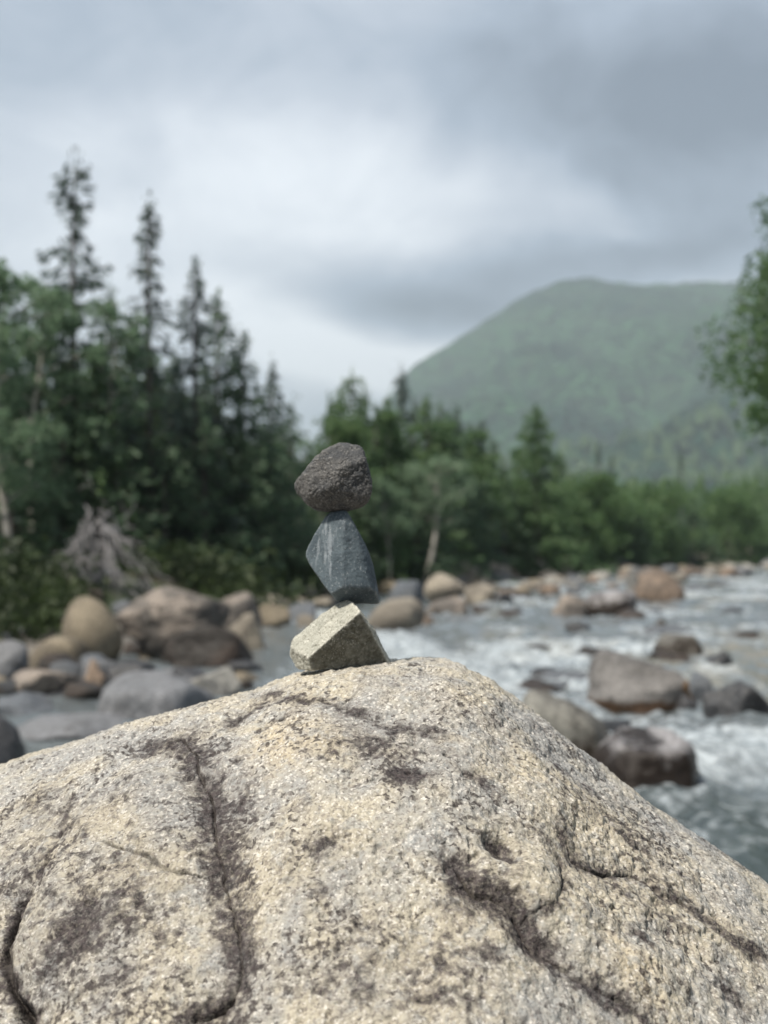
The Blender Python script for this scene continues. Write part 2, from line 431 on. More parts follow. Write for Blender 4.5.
# dark lichen and stains
for a in [(405, 776, 26, 13, 0, 1.0), (380, 757, 30, 8, 0, .6), (360, 745, 22, 6, 0, .6), (322, 852, 20, 16, 0, .75), (318, 900, 14, 14, 0, .7), (300, 870, 60, 50, 0, .30),
          (85, 935, 50, 45, 0, .80), (70, 845, 50, 50, 0, .42), (130, 800, 60, 22, 0, .35), (40, 800, 30, 26, 0, .35), (228, 830, 22, 60, 0, .62), (150, 880, 60, 60, 0, .4), (175, 742, 26, 8, 0, .8),
          (270, 693, 22, 4, 0, .8), (480, 775, 20, 6, 0, .6), (440, 750, 26, 6, 0, .45), (500, 915, 24, 20, 0, .85), (490, 950, 22, 14, 0, .6), (575, 985, 24, 10, 0, .75), (600, 1005, 25, 10, 0, .6), (637, 945, 14, 6, 0, .7),
          (735, 940, 40, 12, 0, .7), (690, 905, 40, 10, 0, .5), (640, 850, 50, 7, 0, .5), (600, 810, 50, 6, 0, .5), (560, 765, 40, 5, 0, .45), (460, 910, 30, 30, 0, .5), (430, 990, 60, 30, 0, .42), (350, 980, 60, 40, 0, .35), (735, 1000, 20, 14, 0, .6), (120, 985, 40, 30, 0, .45), (20, 830, 30, 20, 0, .3)]:
    blob(a[0], a[1], a[2], a[3], a[4], a[5])
blob(140, 1010, 60, 40, 0.006)
# weathered relief at many scales
YS0 = float(to_surf([(350, 666)])[0, 1]); print('stack depth', YS0)
seat = 1 - 0.85 * np.exp(-(((x + 0.05) / 0.12) ** 2 + ((y - YS0) / 0.09) ** 2) ** 2)
disp += fbm(Pf * 4, 3, 11) * 0.012 * seat
ridg = 1 - np.abs(fbm(Pf * np.array([22, 9, 9.]) @ ROT, 4, 15, 0.55)) * 3.0
disp -= np.maximum(ridg, 0) ** 4 * 0.0040 * sstep(-0.1, 0.35, fbm(Pf * 3, 2, 27))
disp += fbm(Pf * 14, 4, 12, 0.55) * 0.0080 * (0.3 + 0.7 * seat)
gr = fbm(Pf * 70, 3, 13, 0.6)
disp += gr * 0.0026 + fbm(Pf * 38, 2, 17) * 0.0026
disp += -np.maximum(0, vnoise(Pf * 120, 19) - 0.30) * 0.0100 * (0.4 + 0.6 * sstep(-0.2, 0.4, fbm(Pf * 5, 2, 23)))   # pits
disp += vnoise(Pf * 230, 31) * 0.0009
Pd = Pf + Nf * disp[:, None]
# close underneath
me = mesh_np('granite_boulder', Pd, grid_faces(nx, nrow), [bpy.data.materials.new('tmp')], attrs={'stain_shade': stain_shade, 'warm': warm, 'cavity': cavity})
t = NT('lichen_stained_granite'); v = t.n('ShaderNodeTexCoord').outputs['Object']
st = t.attr('stain_shade'); wm = t.attr('warm'); cav = t.attr('cavity')
big = t.noise(v, 3.2, 6, 0.6, 0.4)
mid = t.noise(v, 11, 6, 0.65, 0.3)
c = t.mix(t.ramp(t.math('ADD', t.math('MULTIPLY', big, 0.55), t.math('MULTIPLY', mid, 0.45)), 0.42, 0.58), (0.285, 0.285, 0.278), (0.41, 0.375, 0.30))
c = t.mix(t.math('MULTIPLY', wm, t.ramp(mid, 0.35, 0.6, 0.2, 0.8)), c, (0.47, 0.395, 0.275))
c = t.mix(t.ramp(t.noise(v, 42, 3, 0.6), 0.52, 0.66, 0, 0.55), c, (0.30, 0.31, 0.31))
# mineral grains
vc = t.n('ShaderNodeTexVoronoi', Vector=v, Scale=330.0); gsep = t.n('ShaderNodeSeparateColor', i0=vc.outputs['Color']).outputs[0]
c = t.mix(t.ramp(gsep, 0.84, 0.88, 0, 0.5), c, (0.12, 0.10, 0.095))
c = t.mix(t.ramp(gsep, 0.14, 0.10, 0, 0.45), c, (0.74, 0.71, 0.66))
gn = t.noise(v, 150, 4, 0.75)
c = t.mix(t.ramp(gn, 0.34, 0.58, 0.42, 0), c, (0.12, 0.10, 0.085))
# stains and painted recess shade: placed masses broken up by noise, plus general flecking
brk = t.math('ADD', t.math('MULTIPLY', t.noise(v, 26, 6, 0.65, 0.8), 0.6), t.math('MULTIPLY', t.noise(v, 105, 2, 0.6), 0.4))
mott = t.noise(v, 15, 8, 0.8, 0.8)
c = t.mix(t.ramp(mott, 0.54, 0.66, 0, 0.6), c, (0.060, 0.048, 0.047))
c = t.mix(t.ramp(t.noise(v, 95, 3, 0.6, 0.3), 0.60, 0.70, 0, 0.35), c, (0.58, 0.54, 0.47))
thru_ = t.ramp(t.noise(v, 240, 2, 0.6), 0.42, 0.66, 1.0, 0.6)
pep = t.math('ADD', t.noise(v, 115, 2, 0.5, 0.5), t.math('ADD', t.math('MULTIPLY', t.math('SUBTRACT', t.noise(v, 7, 5, 0.65), 0.53), 0.9), t.math('MULTIPLY', st, 0.10)))
fl = t.math('MULTIPLY', t.ramp(pep, 0.56, 0.68, 0, 0.9), thru_)
c = t.mix(fl, c, (0.028, 0.021, 0.020))
sfv = t.math('ADD', st, t.math('MULTIPLY', t.math('SUBTRACT', brk, 0.5), 3.6))
c = t.mix(t.math('MULTIPLY', st, 0.55), c, t.mix(0.5, (0.10, 0.085, 0.085), c, 'MULTIPLY'))
thru = t.ramp(t.noise(v, 210, 3, 0.65), 0.44, 0.66, 1.0, 0.58)
c = t.mix(t.math('MULTIPLY', t.ramp(sfv, 0.24, 0.72, 0, 0.98), thru), c, t.mix(t.ramp(t.noise(v, 130, 4, 0.7), .35, .65), (0.010, 0.008, 0.009), (0.055, 0.044, 0.045)))
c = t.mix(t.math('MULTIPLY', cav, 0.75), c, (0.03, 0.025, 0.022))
h = t.math('ADD', t.noise(v, 160, 5, 0.75), t.math('MULTIPLY', t.vor(v, 260), 0.6))
nrm = t.bump(h, 0.75, 0.0022)
sparkle = t.ramp(gsep, 0.955, 0.965, 0.72, 0.22)
t.out(c, sparkle, nrm, 0.28)
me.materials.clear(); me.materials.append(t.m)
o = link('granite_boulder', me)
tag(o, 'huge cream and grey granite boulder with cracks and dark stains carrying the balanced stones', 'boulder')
print('boulder faces', len(me.polygons))

# ------------------------------------------------------------------ cairn stones
def ico(sub):
    bm = bmesh.new(); bmesh.ops.create_icosphere(bm, subdivisions=sub, radius=1)
    V = np.array([v.co[:] for v in bm.verts]); T = np.array([[v.index for v in f.verts] for f in bm.faces]); bm.free()
    return V / np.linalg.norm(V, axis=1)[:, None], T
ICO = {k: ico(k) for k in (3, 4, 5)}
ICO[7] = ico(7)
def body(D, Nn, H, p):
    S = np.zeros(len(D))
    for n, h in zip(Nn, H):
        S += (np.maximum(D @ n, 0) / h) ** p
    return S ** (-1 / p)
def outline_planes(poly, thick_tilt=0.0):
    """poly in local (x,z) metres, counter-clockwise or clockwise round the origin"""
    Ns, Hs = [], []
    n = len(poly)
    for i in range(n):
        a = np.array(poly[i]); b = np.array(poly[(i + 1) % n]); e = b - a
        nn = np.array([e[1], -e[0]]); nn /= np.linalg.norm(nn)
        if nn @ a < 0: nn = -nn
        Ns.append(np.array([nn[0], 0, nn[1]])); Hs.append(nn @ a)
    return Ns, Hs
def cairn_stone(name, outl, ctr, Y, extra, p, rough_amp, mat, seed, tilt, shade_facet=None):
    """outl: zoomed-photo outline; extra: [(normal, distance in m)]"""
    cx, cz = 260 + ctr[0] / 3.66, 420 + ctr[1] / 3.66
    C = at(cx, cz, Y); m = Y / F / 3.66
    poly = [((a - ctr[0]) * m, -(b - ctr[1]) * m) for a, b in outl]
    Ns, Hs = outline_planes(poly)
    for i in range(len(Ns)):                      # let the rim planes lean in and out in depth
        tt = tilt[i % len(tilt)]; n = Ns[i] + np.array([0, tt, 0]); l = np.linalg.norm(n); Ns[i] = n / l; Hs[i] = Hs[i] * 1.0
    for n, h in extra:
        n = np.array(n, float); Ns.append(n / np.linalg.norm(n)); Hs.append(h)
    D, T = ICO[7]
    r = body(D, Ns, Hs, p) * (1 + 0.9 / p)
    V = D * r[:, None]
    amp = rough_amp
    rg = 1 - np.abs(fbm(V * 55 + 3, 4, seed + 2, 0.6)) * 2.6
    d = fbm(V * 25, 4, seed) * amp + fbm(V * 90, 4, seed + 5, 0.6) * amp * 0.8 - np.maximum(rg, 0) ** 3 * amp * (0.5 if amp > .0015 else 0) + amp * .1 + fbm(V * 330, 2, seed + 9) * amp * 0.15
    V = V + D * d[:, None]
    cx_ = np.zeros(len(D), np.float32)
    if shade_facet is not None:                        # facet turned from the sun, its shade painted in with a darker stone tone
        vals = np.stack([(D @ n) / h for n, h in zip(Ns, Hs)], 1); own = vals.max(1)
        n0 = len(outl) + shade_facet; oth = np.delete(vals, n0, 1).max(1)
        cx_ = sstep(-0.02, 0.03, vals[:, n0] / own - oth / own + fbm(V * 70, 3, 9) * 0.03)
    me = mesh_np(name, V, T, mat, attrs={'shade_facet': cx_})
    o = link(name, me, None, tuple(C)); return o
def stone_mat(name, c1, c2, dark, light, sc_=1.0, dk=0.5, seed=0.0, streak=None, bumpd=0.0020):
    t = NT(name); v = t.n('ShaderNodeTexCoord').outputs['Object']
    v = t.n('ShaderNodeVectorMath', _operation='ADD', i0=v, i1=(seed, seed * .7, 0.3)).outputs[0]
    c = t.mix(t.ramp(t.noise(v, 22 * sc_, 5, 0.6), 0.38, 0.62), c1, c2)
    c = t.mix(t.ramp(t.noise(v, 60 * sc_, 8, 0.75, 0.4), 0.60 - 0.12 * dk, 0.68, 0, 0.85), c, dark)
    c = t.mix(t.ramp(t.noise(v, 170 * sc_, 5, 0.75), 0.56, 0.66, 0, 0.7), c, light)
    c = t.mix(t.ramp(t.noise(v, 300, 3, 0.7), 0.3, 0.5, 0.5, 0), c, dark)
    c = t.mix(t.math('MULTIPLY', t.attr('shade_facet'), t.ramp(t.noise(v, 90, 5, 0.7), 0.35, 0.6, 0.9, 0.6)), c, (0.040, 0.036, 0.024))  # shade of the turned-away facet mixed in as dark colour
    if streak:
        v2 = t.n('ShaderNodeMapping', Vector=v, Rotation=(0, R(16), 0), Scale=(1, 1, 0.10)).outputs[0]
        c = t.mix(t.ramp(t.noise(v2, 60, 5, 0.7), 0.56, 0.66, 0, 0.6), c, streak)
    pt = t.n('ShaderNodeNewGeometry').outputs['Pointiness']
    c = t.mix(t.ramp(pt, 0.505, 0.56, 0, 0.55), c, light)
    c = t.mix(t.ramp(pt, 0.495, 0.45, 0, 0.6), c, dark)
    h = t.math('ADD', t.noise(v, 130 * sc_, 6, 0.75), t.math('MULTIPLY', t.vor(v, 220), 0.4))
    return t.out(c, 0.75, t.bump(h, 0.8, bumpd), 0.4)
m_top = stone_mat('dark_pitted_stone', (0.042, 0.045, 0.050), (0.082, 0.080, 0.079), (0.010, 0.012, 0.016), (0.24, 0.23, 0.22), dk=0.9)
m_mid = stone_mat('blue_grey_slate', (0.042, 0.060, 0.075), (0.075, 0.100, 0.118), (0.025, 0.033, 0.042), (0.26, 0.29, 0.31), dk=0.3, seed=3, sc_=1.3, streak=(0.24, 0.27, 0.30), bumpd=0.0009)
m_bot = stone_mat('pale_olive_stone', (0.36, 0.355, 0.31), (0.27, 0.27, 0.235), (0.07, 0.065, 0.045), (0.62, 0.61, 0.55), dk=0.4, seed=7)
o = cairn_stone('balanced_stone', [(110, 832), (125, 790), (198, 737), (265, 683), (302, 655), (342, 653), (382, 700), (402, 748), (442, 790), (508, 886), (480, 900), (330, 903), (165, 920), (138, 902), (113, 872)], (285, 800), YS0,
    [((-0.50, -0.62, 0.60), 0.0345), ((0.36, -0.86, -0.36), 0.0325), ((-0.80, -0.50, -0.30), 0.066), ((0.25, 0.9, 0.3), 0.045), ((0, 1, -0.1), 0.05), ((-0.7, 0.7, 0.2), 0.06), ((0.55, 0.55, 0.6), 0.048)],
    30, 0.0028, m_bot, 101, [0.05, -0.1, 0.15, 0.1, -0.05], shade_facet=1)
tag(o, 'pale olive angular stone at the bottom of the balanced stack, resting on the huge boulder', 'stone')
o = cairn_stone('balanced_stone', [(262, 336), (302, 330), (326, 345), (347, 385), (384, 452), (413, 530), (428, 600), (434, 678), (350, 674), (285, 673), (256, 630), (215, 578), (183, 535), (168, 490), (180, 452), (206, 412), (238, 350)], (305, 500), YS0 + 0.005,
    [((-0.46, -0.88, 0.10), 0.0275), ((0.30, -0.94, 0.12), 0.0300), ((0.84, -0.54, 0.22), 0.0375), ((0.15, -0.62, -0.78), 0.0585), ((0, 1, 0.1), 0.035), ((-0.5, 0.85, 0), 0.044), ((0.5, 0.85, 0.1), 0.044), ((-0.3, -0.75, 0.6), 0.050)],
    30, 0.0013, m_mid, 131, [0.0, 0.1, -0.08, 0.05])
tag(o, 'upright blue grey slate stone standing on its narrow foot in the middle of the stack', 'stone')
o = cairn_stone('balanced_stone', [(124, 240), (150, 202), (190, 158), (240, 112), (290, 88), (342, 90), (376, 108), (391, 150), (402, 200), (407, 252), (388, 300), (342, 324), (290, 333), (225, 330), (178, 312), (146, 280)], (285, 215), YS0 + 0.005,
    [((-0.30, -0.95, 0.15), 0.040), ((0.35, -0.92, -0.05), 0.0395), ((0.1, -0.75, 0.65), 0.044), ((0, -0.7, -0.7), 0.042), ((0, 1, 0), 0.04), ((0.6, 0.75, 0.2), 0.042), ((-0.5, 0.8, -0.1), 0.055), ((-0.8, -0.6, -0.2), 0.055)],
    17, 0.0030, m_top, 161, [0.05, -0.1, 0.1])
tag(o, 'dark pitted rounded wedge of stone on top of the balanced stack', 'stone')

# ------------------------------------------------------------------ boulders in and beside the river
MR = {
 'tan': rock_mat('tan_rock', (0.32, 0.27, 0.195), (0.28, 0.235, 0.175), amt=0.0),
 'pink': rock_mat('pinkish_rock', (0.36, 0.31, 0.27), (0.22, 0.20, 0.185), amt=0.45),
 'brown': rock_mat('dark_brown_rock', (0.045, 0.028, 0.020), (0.025, 0.018, 0.014), (0.02, 0.016, 0.014), amt=0.5, rough=0.5),
 'cream': rock_mat('cream_rock', (0.46, 0.41, 0.335), (0.36, 0.32, 0.265), amt=0.2),
 'orange': rock_mat('orange_rock', (0.36, 0.27, 0.205), (0.28, 0.22, 0.18), amt=0.2),
 'grey': rock_mat('grey_rock', (0.22, 0.23, 0.25), (0.37, 0.385, 0.42), amt=0.3),
 'pale': rock_mat('pale_grey_rock', (0.42, 0.41, 0.38), (0.30, 0.30, 0.29), amt=0.25),
 'blue': rock_mat('blue_grey_rock', (0.15, 0.17, 0.20), (0.23, 0.25, 0.28), amt=0.3),
 'black': rock_mat('wet_black_rock', (0.04, 0.045, 0.055), (0.07, 0.07, 0.08), (0.015, 0.015, 0.018), amt=0.3, rough=0.28),
 'wetgrey': rock_mat('wet_grey_rock', (0.30, 0.295, 0.265), (0.23, 0.22, 0.20), amt=0.4, wet=(0.20, (0.022, 0.016, 0.011)), rough=0.6),
 'rust': rock_mat('rust_sided_rock', (0.25, 0.24, 0.235), (0.21, 0.20, 0.195), amt=0.4, wet=(0.06, (0.06, 0.035, 0.02)), rough=0.55, side=(0.28, (0.22, 0.12, 0.045))),
 'slab': rock_mat('wet_topped_slab', (0.38, 0.37, 0.385), (0.30, 0.285, 0.295), (0.06, 0.04, 0.03), amt=0.2, wet=(0.30, (0.010, 0.005, 0.002)), rough=0.45),
}
def rock_mesh(name, w, h, dpt, mat, seed, p=9, nfac=14, amp=0.06, sub=4, flat=None):
    p = p * 1.8 if p > 5 else p; amp = amp * 1.3 if p > 5 else amp
    r_ = np.random.default_rng(seed)
    D, T = ICO[sub]
    k = nfac; i = np.arange(k) + 0.5
    ph = np.arccos(1 - 2 * i / k); thh = math.pi * (1 + 5 ** .5) * i + r_.uniform(0, 6)
    Nn = np.stack([np.sin(ph) * np.cos(thh), np.sin(ph) * np.sin(thh), np.cos(ph)], 1) + r_.normal(size=(k, 3)) * 0.22
    Nn /= np.linalg.norm(Nn, axis=1)[:, None]
    H = r_.uniform(0.70, 1.0, k)
    if flat and flat != 'slab': Nn[0] = flat[0] / np.linalg.norm(flat[0]); H[0] = flat[1]
    if flat == 'slab':                            # a block with a flat top that leans a little towards the river side
        Nn = np.array([(0.03, -0.16, 1), (0.05, -1, .12), (1, -.35, .08), (-1, -.25, .1), (.1, 1, .1), (0, 0, -1), (.75, -.7, .3), (-.7, -.7, .25), (.6, .1, .8), (-.65, 0, .75)], float)
        Nn /= np.linalg.norm(Nn, axis=1)[:, None]; H = np.array([.50, .82, .95, .95, .9, .9, 1.02, 1.0, .86, .84])
    rr_ = body(D, Nn, H, p)
    V = D * rr_[:, None]
    V *= 1 + (fbm(V * 1.8 + seed, 4, seed) * amp * 1.6 + fbm(V * 7 + seed, 3, seed + 3) * amp * 0.5)[:, None]
    V -= (V.max(0) + V.min(0)) / 2; V /= (V.max(0) - V.min(0)) / 2
    V *= np.array([w / 2, dpt / 2, h / 2])
    return mesh_np(name, V, T, mat)
def river_rock(x0, x1, ytop, ybase, mat, label, group=None, Y=None, name='river_boulder', p=9, nf=14, amp=0.06, seed=None, zb=None, rot=0.0, under=0.95, flat=None, dep=0.85, cat='boulder', sub=5):
    """photo box of the part above the water -> a whole rock standing in the river bed"""
    Yb = ydist(ybase) if Y is None else Y
    w = (x1 - x0) / F * Yb
    dpt = w * dep
    Yc = Yb + dpt * 0.40 if Y is None else Y
    k = Yc / Yb; w *= k
    top = at((x0 + x1) / 2, ytop, Yc); bot = at((x0 + x1) / 2, ybase, Yb)[2] if zb is None else zb
    hvis = top[2] - bot; H = hvis * (1 + under) / 1.0
    sd = seed if seed is not None else int(x0 * 13 + ytop * 7) % 9973
    me = rock_mesh(name, w, H, dpt, MR[mat], sd, p, nf, amp, sub, flat)
    o = link(name, me, None, (top[0], Yc, top[2] - H / 2)); o.rotation_euler.z = rot
    return tag(o, label, cat, group)
rb = river_rock
GL = 'boulders along the left bank'; GF = 'boulders along the far shore'; GR = 'boulders in the rapids'
rb(61, 123, 596, 664, 'tan', 'smooth egg shaped tan boulder standing left of the big pink topped boulder', GL, p=2.2, nf=8, amp=0.015, dep=0.9, under=.15)
rb(118, 232, 585, 662, 'pink', 'big boulder with a pinkish sloping top beside the egg shaped tan boulder', GL, amp=0.05, p=7, seed=12, Y=16.6, zb=0.12, under=.1)
rb(165, 252, 624, 682, 'brown', 'dark brown wet boulder tucked under the right end of the big pink topped boulder', GL, Y=15.4, zb=-0.1, under=.1, seed=77, dep=.7)
rb(24, 90, 636, 671, 'tan', 'low rounded tan boulder just below and left of the egg shaped boulder', GL, p=4, nf=9, amp=0.03)
rb(82, 106, 659, 689, 'orange', 'small orange brown wedge of rock below the egg shaped boulder', GL, p=14, nf=8, cat='rock', name='river_rock')
rb(-36, 30, 640, 686, 'grey', 'grey boulder cut off by the left edge beside the low tan boulder', GL, p=6, seed=5)
rb(98, 158, 660, 684, 'black', 'dark wet rock lying between the orange wedge and the wide pale grey boulder', GL, p=7, under=.5, name='river_rock', cat='rock')
rb(8, 84, 669, 697, 'pink', 'brownish pink low rock under the low rounded tan boulder', GL, p=8, name='river_rock', cat='rock')
rb(-8, 56, 692, 715, 'blue', 'flat dark blue grey rock at the left edge near the water', GL, p=8, name='river_rock', cat='rock', dep=1.1)
rb(82, 216, 674, 722, 'grey', 'wide pale grey humped boulder in front of the big pink topped boulder', GL, p=6, seed=3, dep=.9, flat='slab')
rb(184, 242, 667, 697, 'pale', 'pale grey pointed rock just right of the wide grey humped boulder', GL, p=11, nf=10, name='river_rock', cat='rock')
rb(-60, 20, 712, 770, 'black', 'black wet rock at the left edge by the great boulder', GL, p=8, dep=1.1, name='river_rock', cat='rock')
rb(20, 130, 716, 738, 'grey', 'flat water washed grey slab just above the left end of the great boulder', GL, p=7, dep=1.3, name='river_slab', cat='rock')
rb(215, 262, 592, 636, 'pink', 'brownish boulder behind the right end of the big pink topped boulder', GL, Y=20.5, zb=0.2, seed=31)
rb(226, 268, 612, 648, 'cream', 'tan boulder low beside the dark brown wet boulder', GL, Y=17.8, zb=0.0, seed=34)
rb(256, 292, 604, 630, 'tan', 'tan and grey rock at the foot of the dark spruces', GL, Y=23, zb=0.1)
rb(283, 318, 602, 622, 'blue', 'blue grey rock left of the stacked stones at the shore', GL, Y=25, zb=0.05)
rb(296, 316, 614, 628, 'cream', 'small cream rock in the water left of the stacked stones', GL, name='river_rock', cat='rock')
rb(312, 336, 597, 612, 'cream', 'cream rock seen just left of the slate stone', GL, Y=30, zb=0.1, name='river_rock', cat='rock')
# middle
rb(362, 426, 598, 629, 'cream', 'long cream boulder with a dark foot right behind the slate stone', GF, p=3.2, nf=9, amp=.04, dep=.6, under=.5)
rb(388, 425, 580, 604, 'blue', 'blue grey boulder on the shore right of the slate stone', GF, Y=30, zb=0.1)
rb(424, 467, 573, 598, 'cream', 'light tan boulder behind the blue grey boulder on the shore', GF, Y=33, zb=0.2, p=4, under=.4)
rb(416, 436, 611, 625, 'orange', 'small orange tan rock at the right end of the long cream boulder', GF, name='river_rock', cat='rock')
rb(464, 496, 584, 607, 'cream', 'cream boulder with grey base at the start of the far gravel shore', GF, p=4, seed=8, under=.4)
rb(425, 470, 597, 616, 'pink', 'flat reddish grey rock in the shallows in front of the light tan boulder', GF, name='river_rock', cat='rock')
rb(494, 516, 592, 607, 'black', 'small dark rock at the water edge of the far gravel shore', GF, name='river_rock', cat='rock')
rb(550, 592, 594, 616, 'pink', 'reddish brown boulder touching the left side of the smooth purple grey boulder', GR, p=6, amp=.04)
rb(580, 638, 590, 615, 'slab', 'smooth purple grey boulder in the rapids near the far shore', GR, p=4, nf=9, amp=.03)
rb(632, 684, 568, 601, 'orange', 'reddish tan peaked boulder with a dark foot right of the smooth purple grey boulder', GR, p=5, seed=19, under=.5)
rb(626, 640, 568, 592, 'pale', 'narrow pale upright rock left of the reddish tan peaked boulder', GR, Y=42, zb=0.1, name='river_rock', cat='rock')
# right
rb(586, 692, 651, 708, 'rust', 'big grey brown boulder with a rusty right side in mid river', GR, p=9, nf=11, seed=24, dep=.9)
rb(652, 706, 634, 657, 'wetgrey', 'low grey green rock behind the big rusty sided boulder', GR, p=6, seed=3)
rb(700, 734, 651, 664, 'black', 'small black rock right of the low grey green rock', GR, name='river_rock', cat='rock')
rb(700, 770, 679, 714, 'black', 'jagged wet black boulder near the right edge of the rapids', GR, p=14, nf=11, amp=.10, seed=45)
rb(686, 716, 670, 697, 'blue', 'dark blue grey rock between the rusty sided boulder and the jagged black one', GR, p=9)
rb(676, 699, 694, 709, 'black', 'small round black rock in front of the dark blue grey rock', GR, name='river_rock', cat='rock')
rb(495, 618, 690, 772, 'wetgrey', 'large grey boulder half hidden behind the slope of the great boulder', GR, p=8, seed=2, dep=.8)
rb(590, 710, 730, 794, 'slab', 'flat topped purple grey boulder with a dark brown wet side', GR, p=9, nf=8, seed=58, flat='slab', dep=.75, under=.7)
rb(563, 590, 621, 630, 'black', 'small dark rock barely breaking the white water in mid river', GR, name='river_rock', cat='rock')
rb(716, 742, 607, 614, 'black', 'small dark rock in the upper rapids near the right edge', GR, name='river_rock', cat='rock')
rb(655, 668, 619, 626, 'wetgrey', 'tiny brown rock in the middle of the upper rapids', GR, name='river_rock', cat='rock')
# far shore: many small boulders in a band
mats = ['cream', 'pink', 'tan', 'grey', 'orange', 'pale', 'blue']
protos = {}
for mname in mats:
    for k in range(3):
        protos[(mname, k)] = rock_mesh('shore_rock', 1, 0.8, 0.9, MR[mname], 300 + k * 7 + mats.index(mname), 8, 12, 0.06, 3)
names_c = {'cream': 'cream', 'pink': 'pinkish brown', 'tan': 'tan', 'grey': 'grey', 'orange': 'orange brown', 'pale': 'pale grey', 'blue': 'blue grey'}
rs = np.random.default_rng(5)
for i in range(150):
    if i < 115:
        px = rs.uniform(455, 800); s_off = rs.uniform(-1.5, 3.0)
    else:
        px = rs.uniform(235, 430); s_off = rs.uniform(-0.8, 1.8)
    # march along the pixel column to the bank line
    Yq = np.linspace(12, 320, 3000); a = (px - 384) / F
    sd = bank_sd(a * Yq, Yq); k = np.nonzero(sd > s_off)[0]
    if not len(k): continue
    Yb = Yq[k[0]]; xb = a * Yb
    w = rs.uniform(0.5, 1.25) * (1 + Yb / 140) * (0.6 if i >= 115 else 1)
    mname = mats[min(int(rs.exponential(1.8)), 6)]
    o = link('shore_boulder', protos[(mname, rs.integers(3))], None, (xb, Yb, max(gz(xb, Yb), -0.1) + w * 0.18))
    o.scale = (w * rs.uniform(.9, 1.4), w, w * rs.uniform(.7, 1.1)); o.rotation_euler = (rs.uniform(-.2, .2), rs.uniform(-.2, .2), rs.uniform(0, 6))
    side = 'band of stones along the far shore' if i < 115 else 'stones at the foot of the bank behind the stack'
    tag(o, f'{names_c[mname]} rounded boulder in the {side}', 'boulder', f'{names_c[mname]} boulders in the {side}')

for i in range(90):
    px = rs.uniform(-20, 250); py = rs.uniform(636, 700) if i < 62 else rs.uniform(612, 650)
    Yb = ydist(py); xb = (px - 384) / F * Yb; w = rs.uniform(0.16, 0.5)
    mname = ['blue', 'grey', 'brown', 'tan', 'brown', 'black', 'black'][int(rs.integers(7))]
    if (mname, 0) not in protos:
        for k in range(3): protos[(mname, k)] = rock_mesh('shore_rock', 1, 0.8, 0.9, MR[mname], 500 + k * 7, 8, 12, 0.06, 3)
    o = link('shore_cobble', protos[(mname, int(rs.integers(3)))], None, (xb, Yb, max(gz(xb, Yb), -0.02) + w * 0.12))
    o.scale = (w * rs.uniform(.9, 1.5), w, w * rs.uniform(.6, 1.0)); o.rotation_euler = (rs.uniform(-.3, .3), rs.uniform(-.3, .3), rs.uniform(0, 6))
    cn = {**names_c, 'brown': 'dark brown', 'black': 'wet black'}[mname]
    tag(o, f'{cn} cobble among the boulders on the left shore', 'cobble', f'{cn} cobbles among the boulders on the left shore')

for i in range(34):                                   # low wet rocks breaking the surface of the rapids
    py = 580 + 150 * rs.uniform(0, 1) ** 1.4; px = rs.uniform(430 + (py - 580) * .5, 790)
    Yb = ydist(py); xb = (px - 384) / F * Yb
    if max(bank_sd(xb, Yb), right_sd(xb, Yb)) > -1: continue
    w = rs.uniform(0.22, 0.6) * (1 + Yb / 50)
    mname = ['black', 'blue', 'brown'][int(rs.integers(3))]
    if (mname, 0) not in protos:
        for k in range(3): protos[(mname, k)] = rock_mesh('shore_rock', 1, 0.8, 0.9, MR[mname], 500 + k * 7, 8, 12, 0.06, 3)
    o = link('river_rock', protos[(mname, int(rs.integers(3)))], None, (xb, Yb, -0.10 * w))
    o.scale = (w * rs.uniform(.9, 1.6), w, w * rs.uniform(.5, .8)); o.rotation_euler = (rs.uniform(-.2, .2), rs.uniform(-.2, .2), rs.uniform(0, 6))
    cn = {'blue': 'blue grey', 'brown': 'dark brown', 'black': 'wet black'}[mname]
    tag(o, f'{cn} low rock just breaking the surface of the rapids', 'rock', f'{cn} rocks just breaking the surface of the rapids')

for i in range(120):                                  # the gravel bar of stones before the far bank
    px = rs.uniform(436, 790); lo_ = np.interp(px, [436, 520, 640, 700, 790], [604, 594, 586, 578, 568]); hi_ = np.interp(px, [436, 550, 700, 790], [584, 574, 567, 561])
    py = rs.uniform(hi_, lo_); Yb = ydist(py, 0.1); xb = (px - 384) / F * Yb
    w = rs.uniform(0.30, 0.85) * (Yb / 50) ** 0.7
    mname = ['cream', 'pink', 'tan', 'grey', 'orange', 'pale', 'blue', 'cream', 'tan', 'pale'][int(rs.integers(10))]
    o = link('shore_boulder', protos[(mname, int(rs.integers(3)))], None, (xb, Yb, w * 0.12))
    o.scale = (w * rs.uniform(1.0, 1.6), w, w * rs.uniform(.7, 1.1)); o.rotation_euler = (rs.uniform(-.2, .2), rs.uniform(-.2, .2), rs.uniform(0, 6))
    tag(o, f'{names_c[mname]} stone lying on the low bar before the far trees', 'boulder', f'{names_c[mname]} stones on the low bar before the far trees')

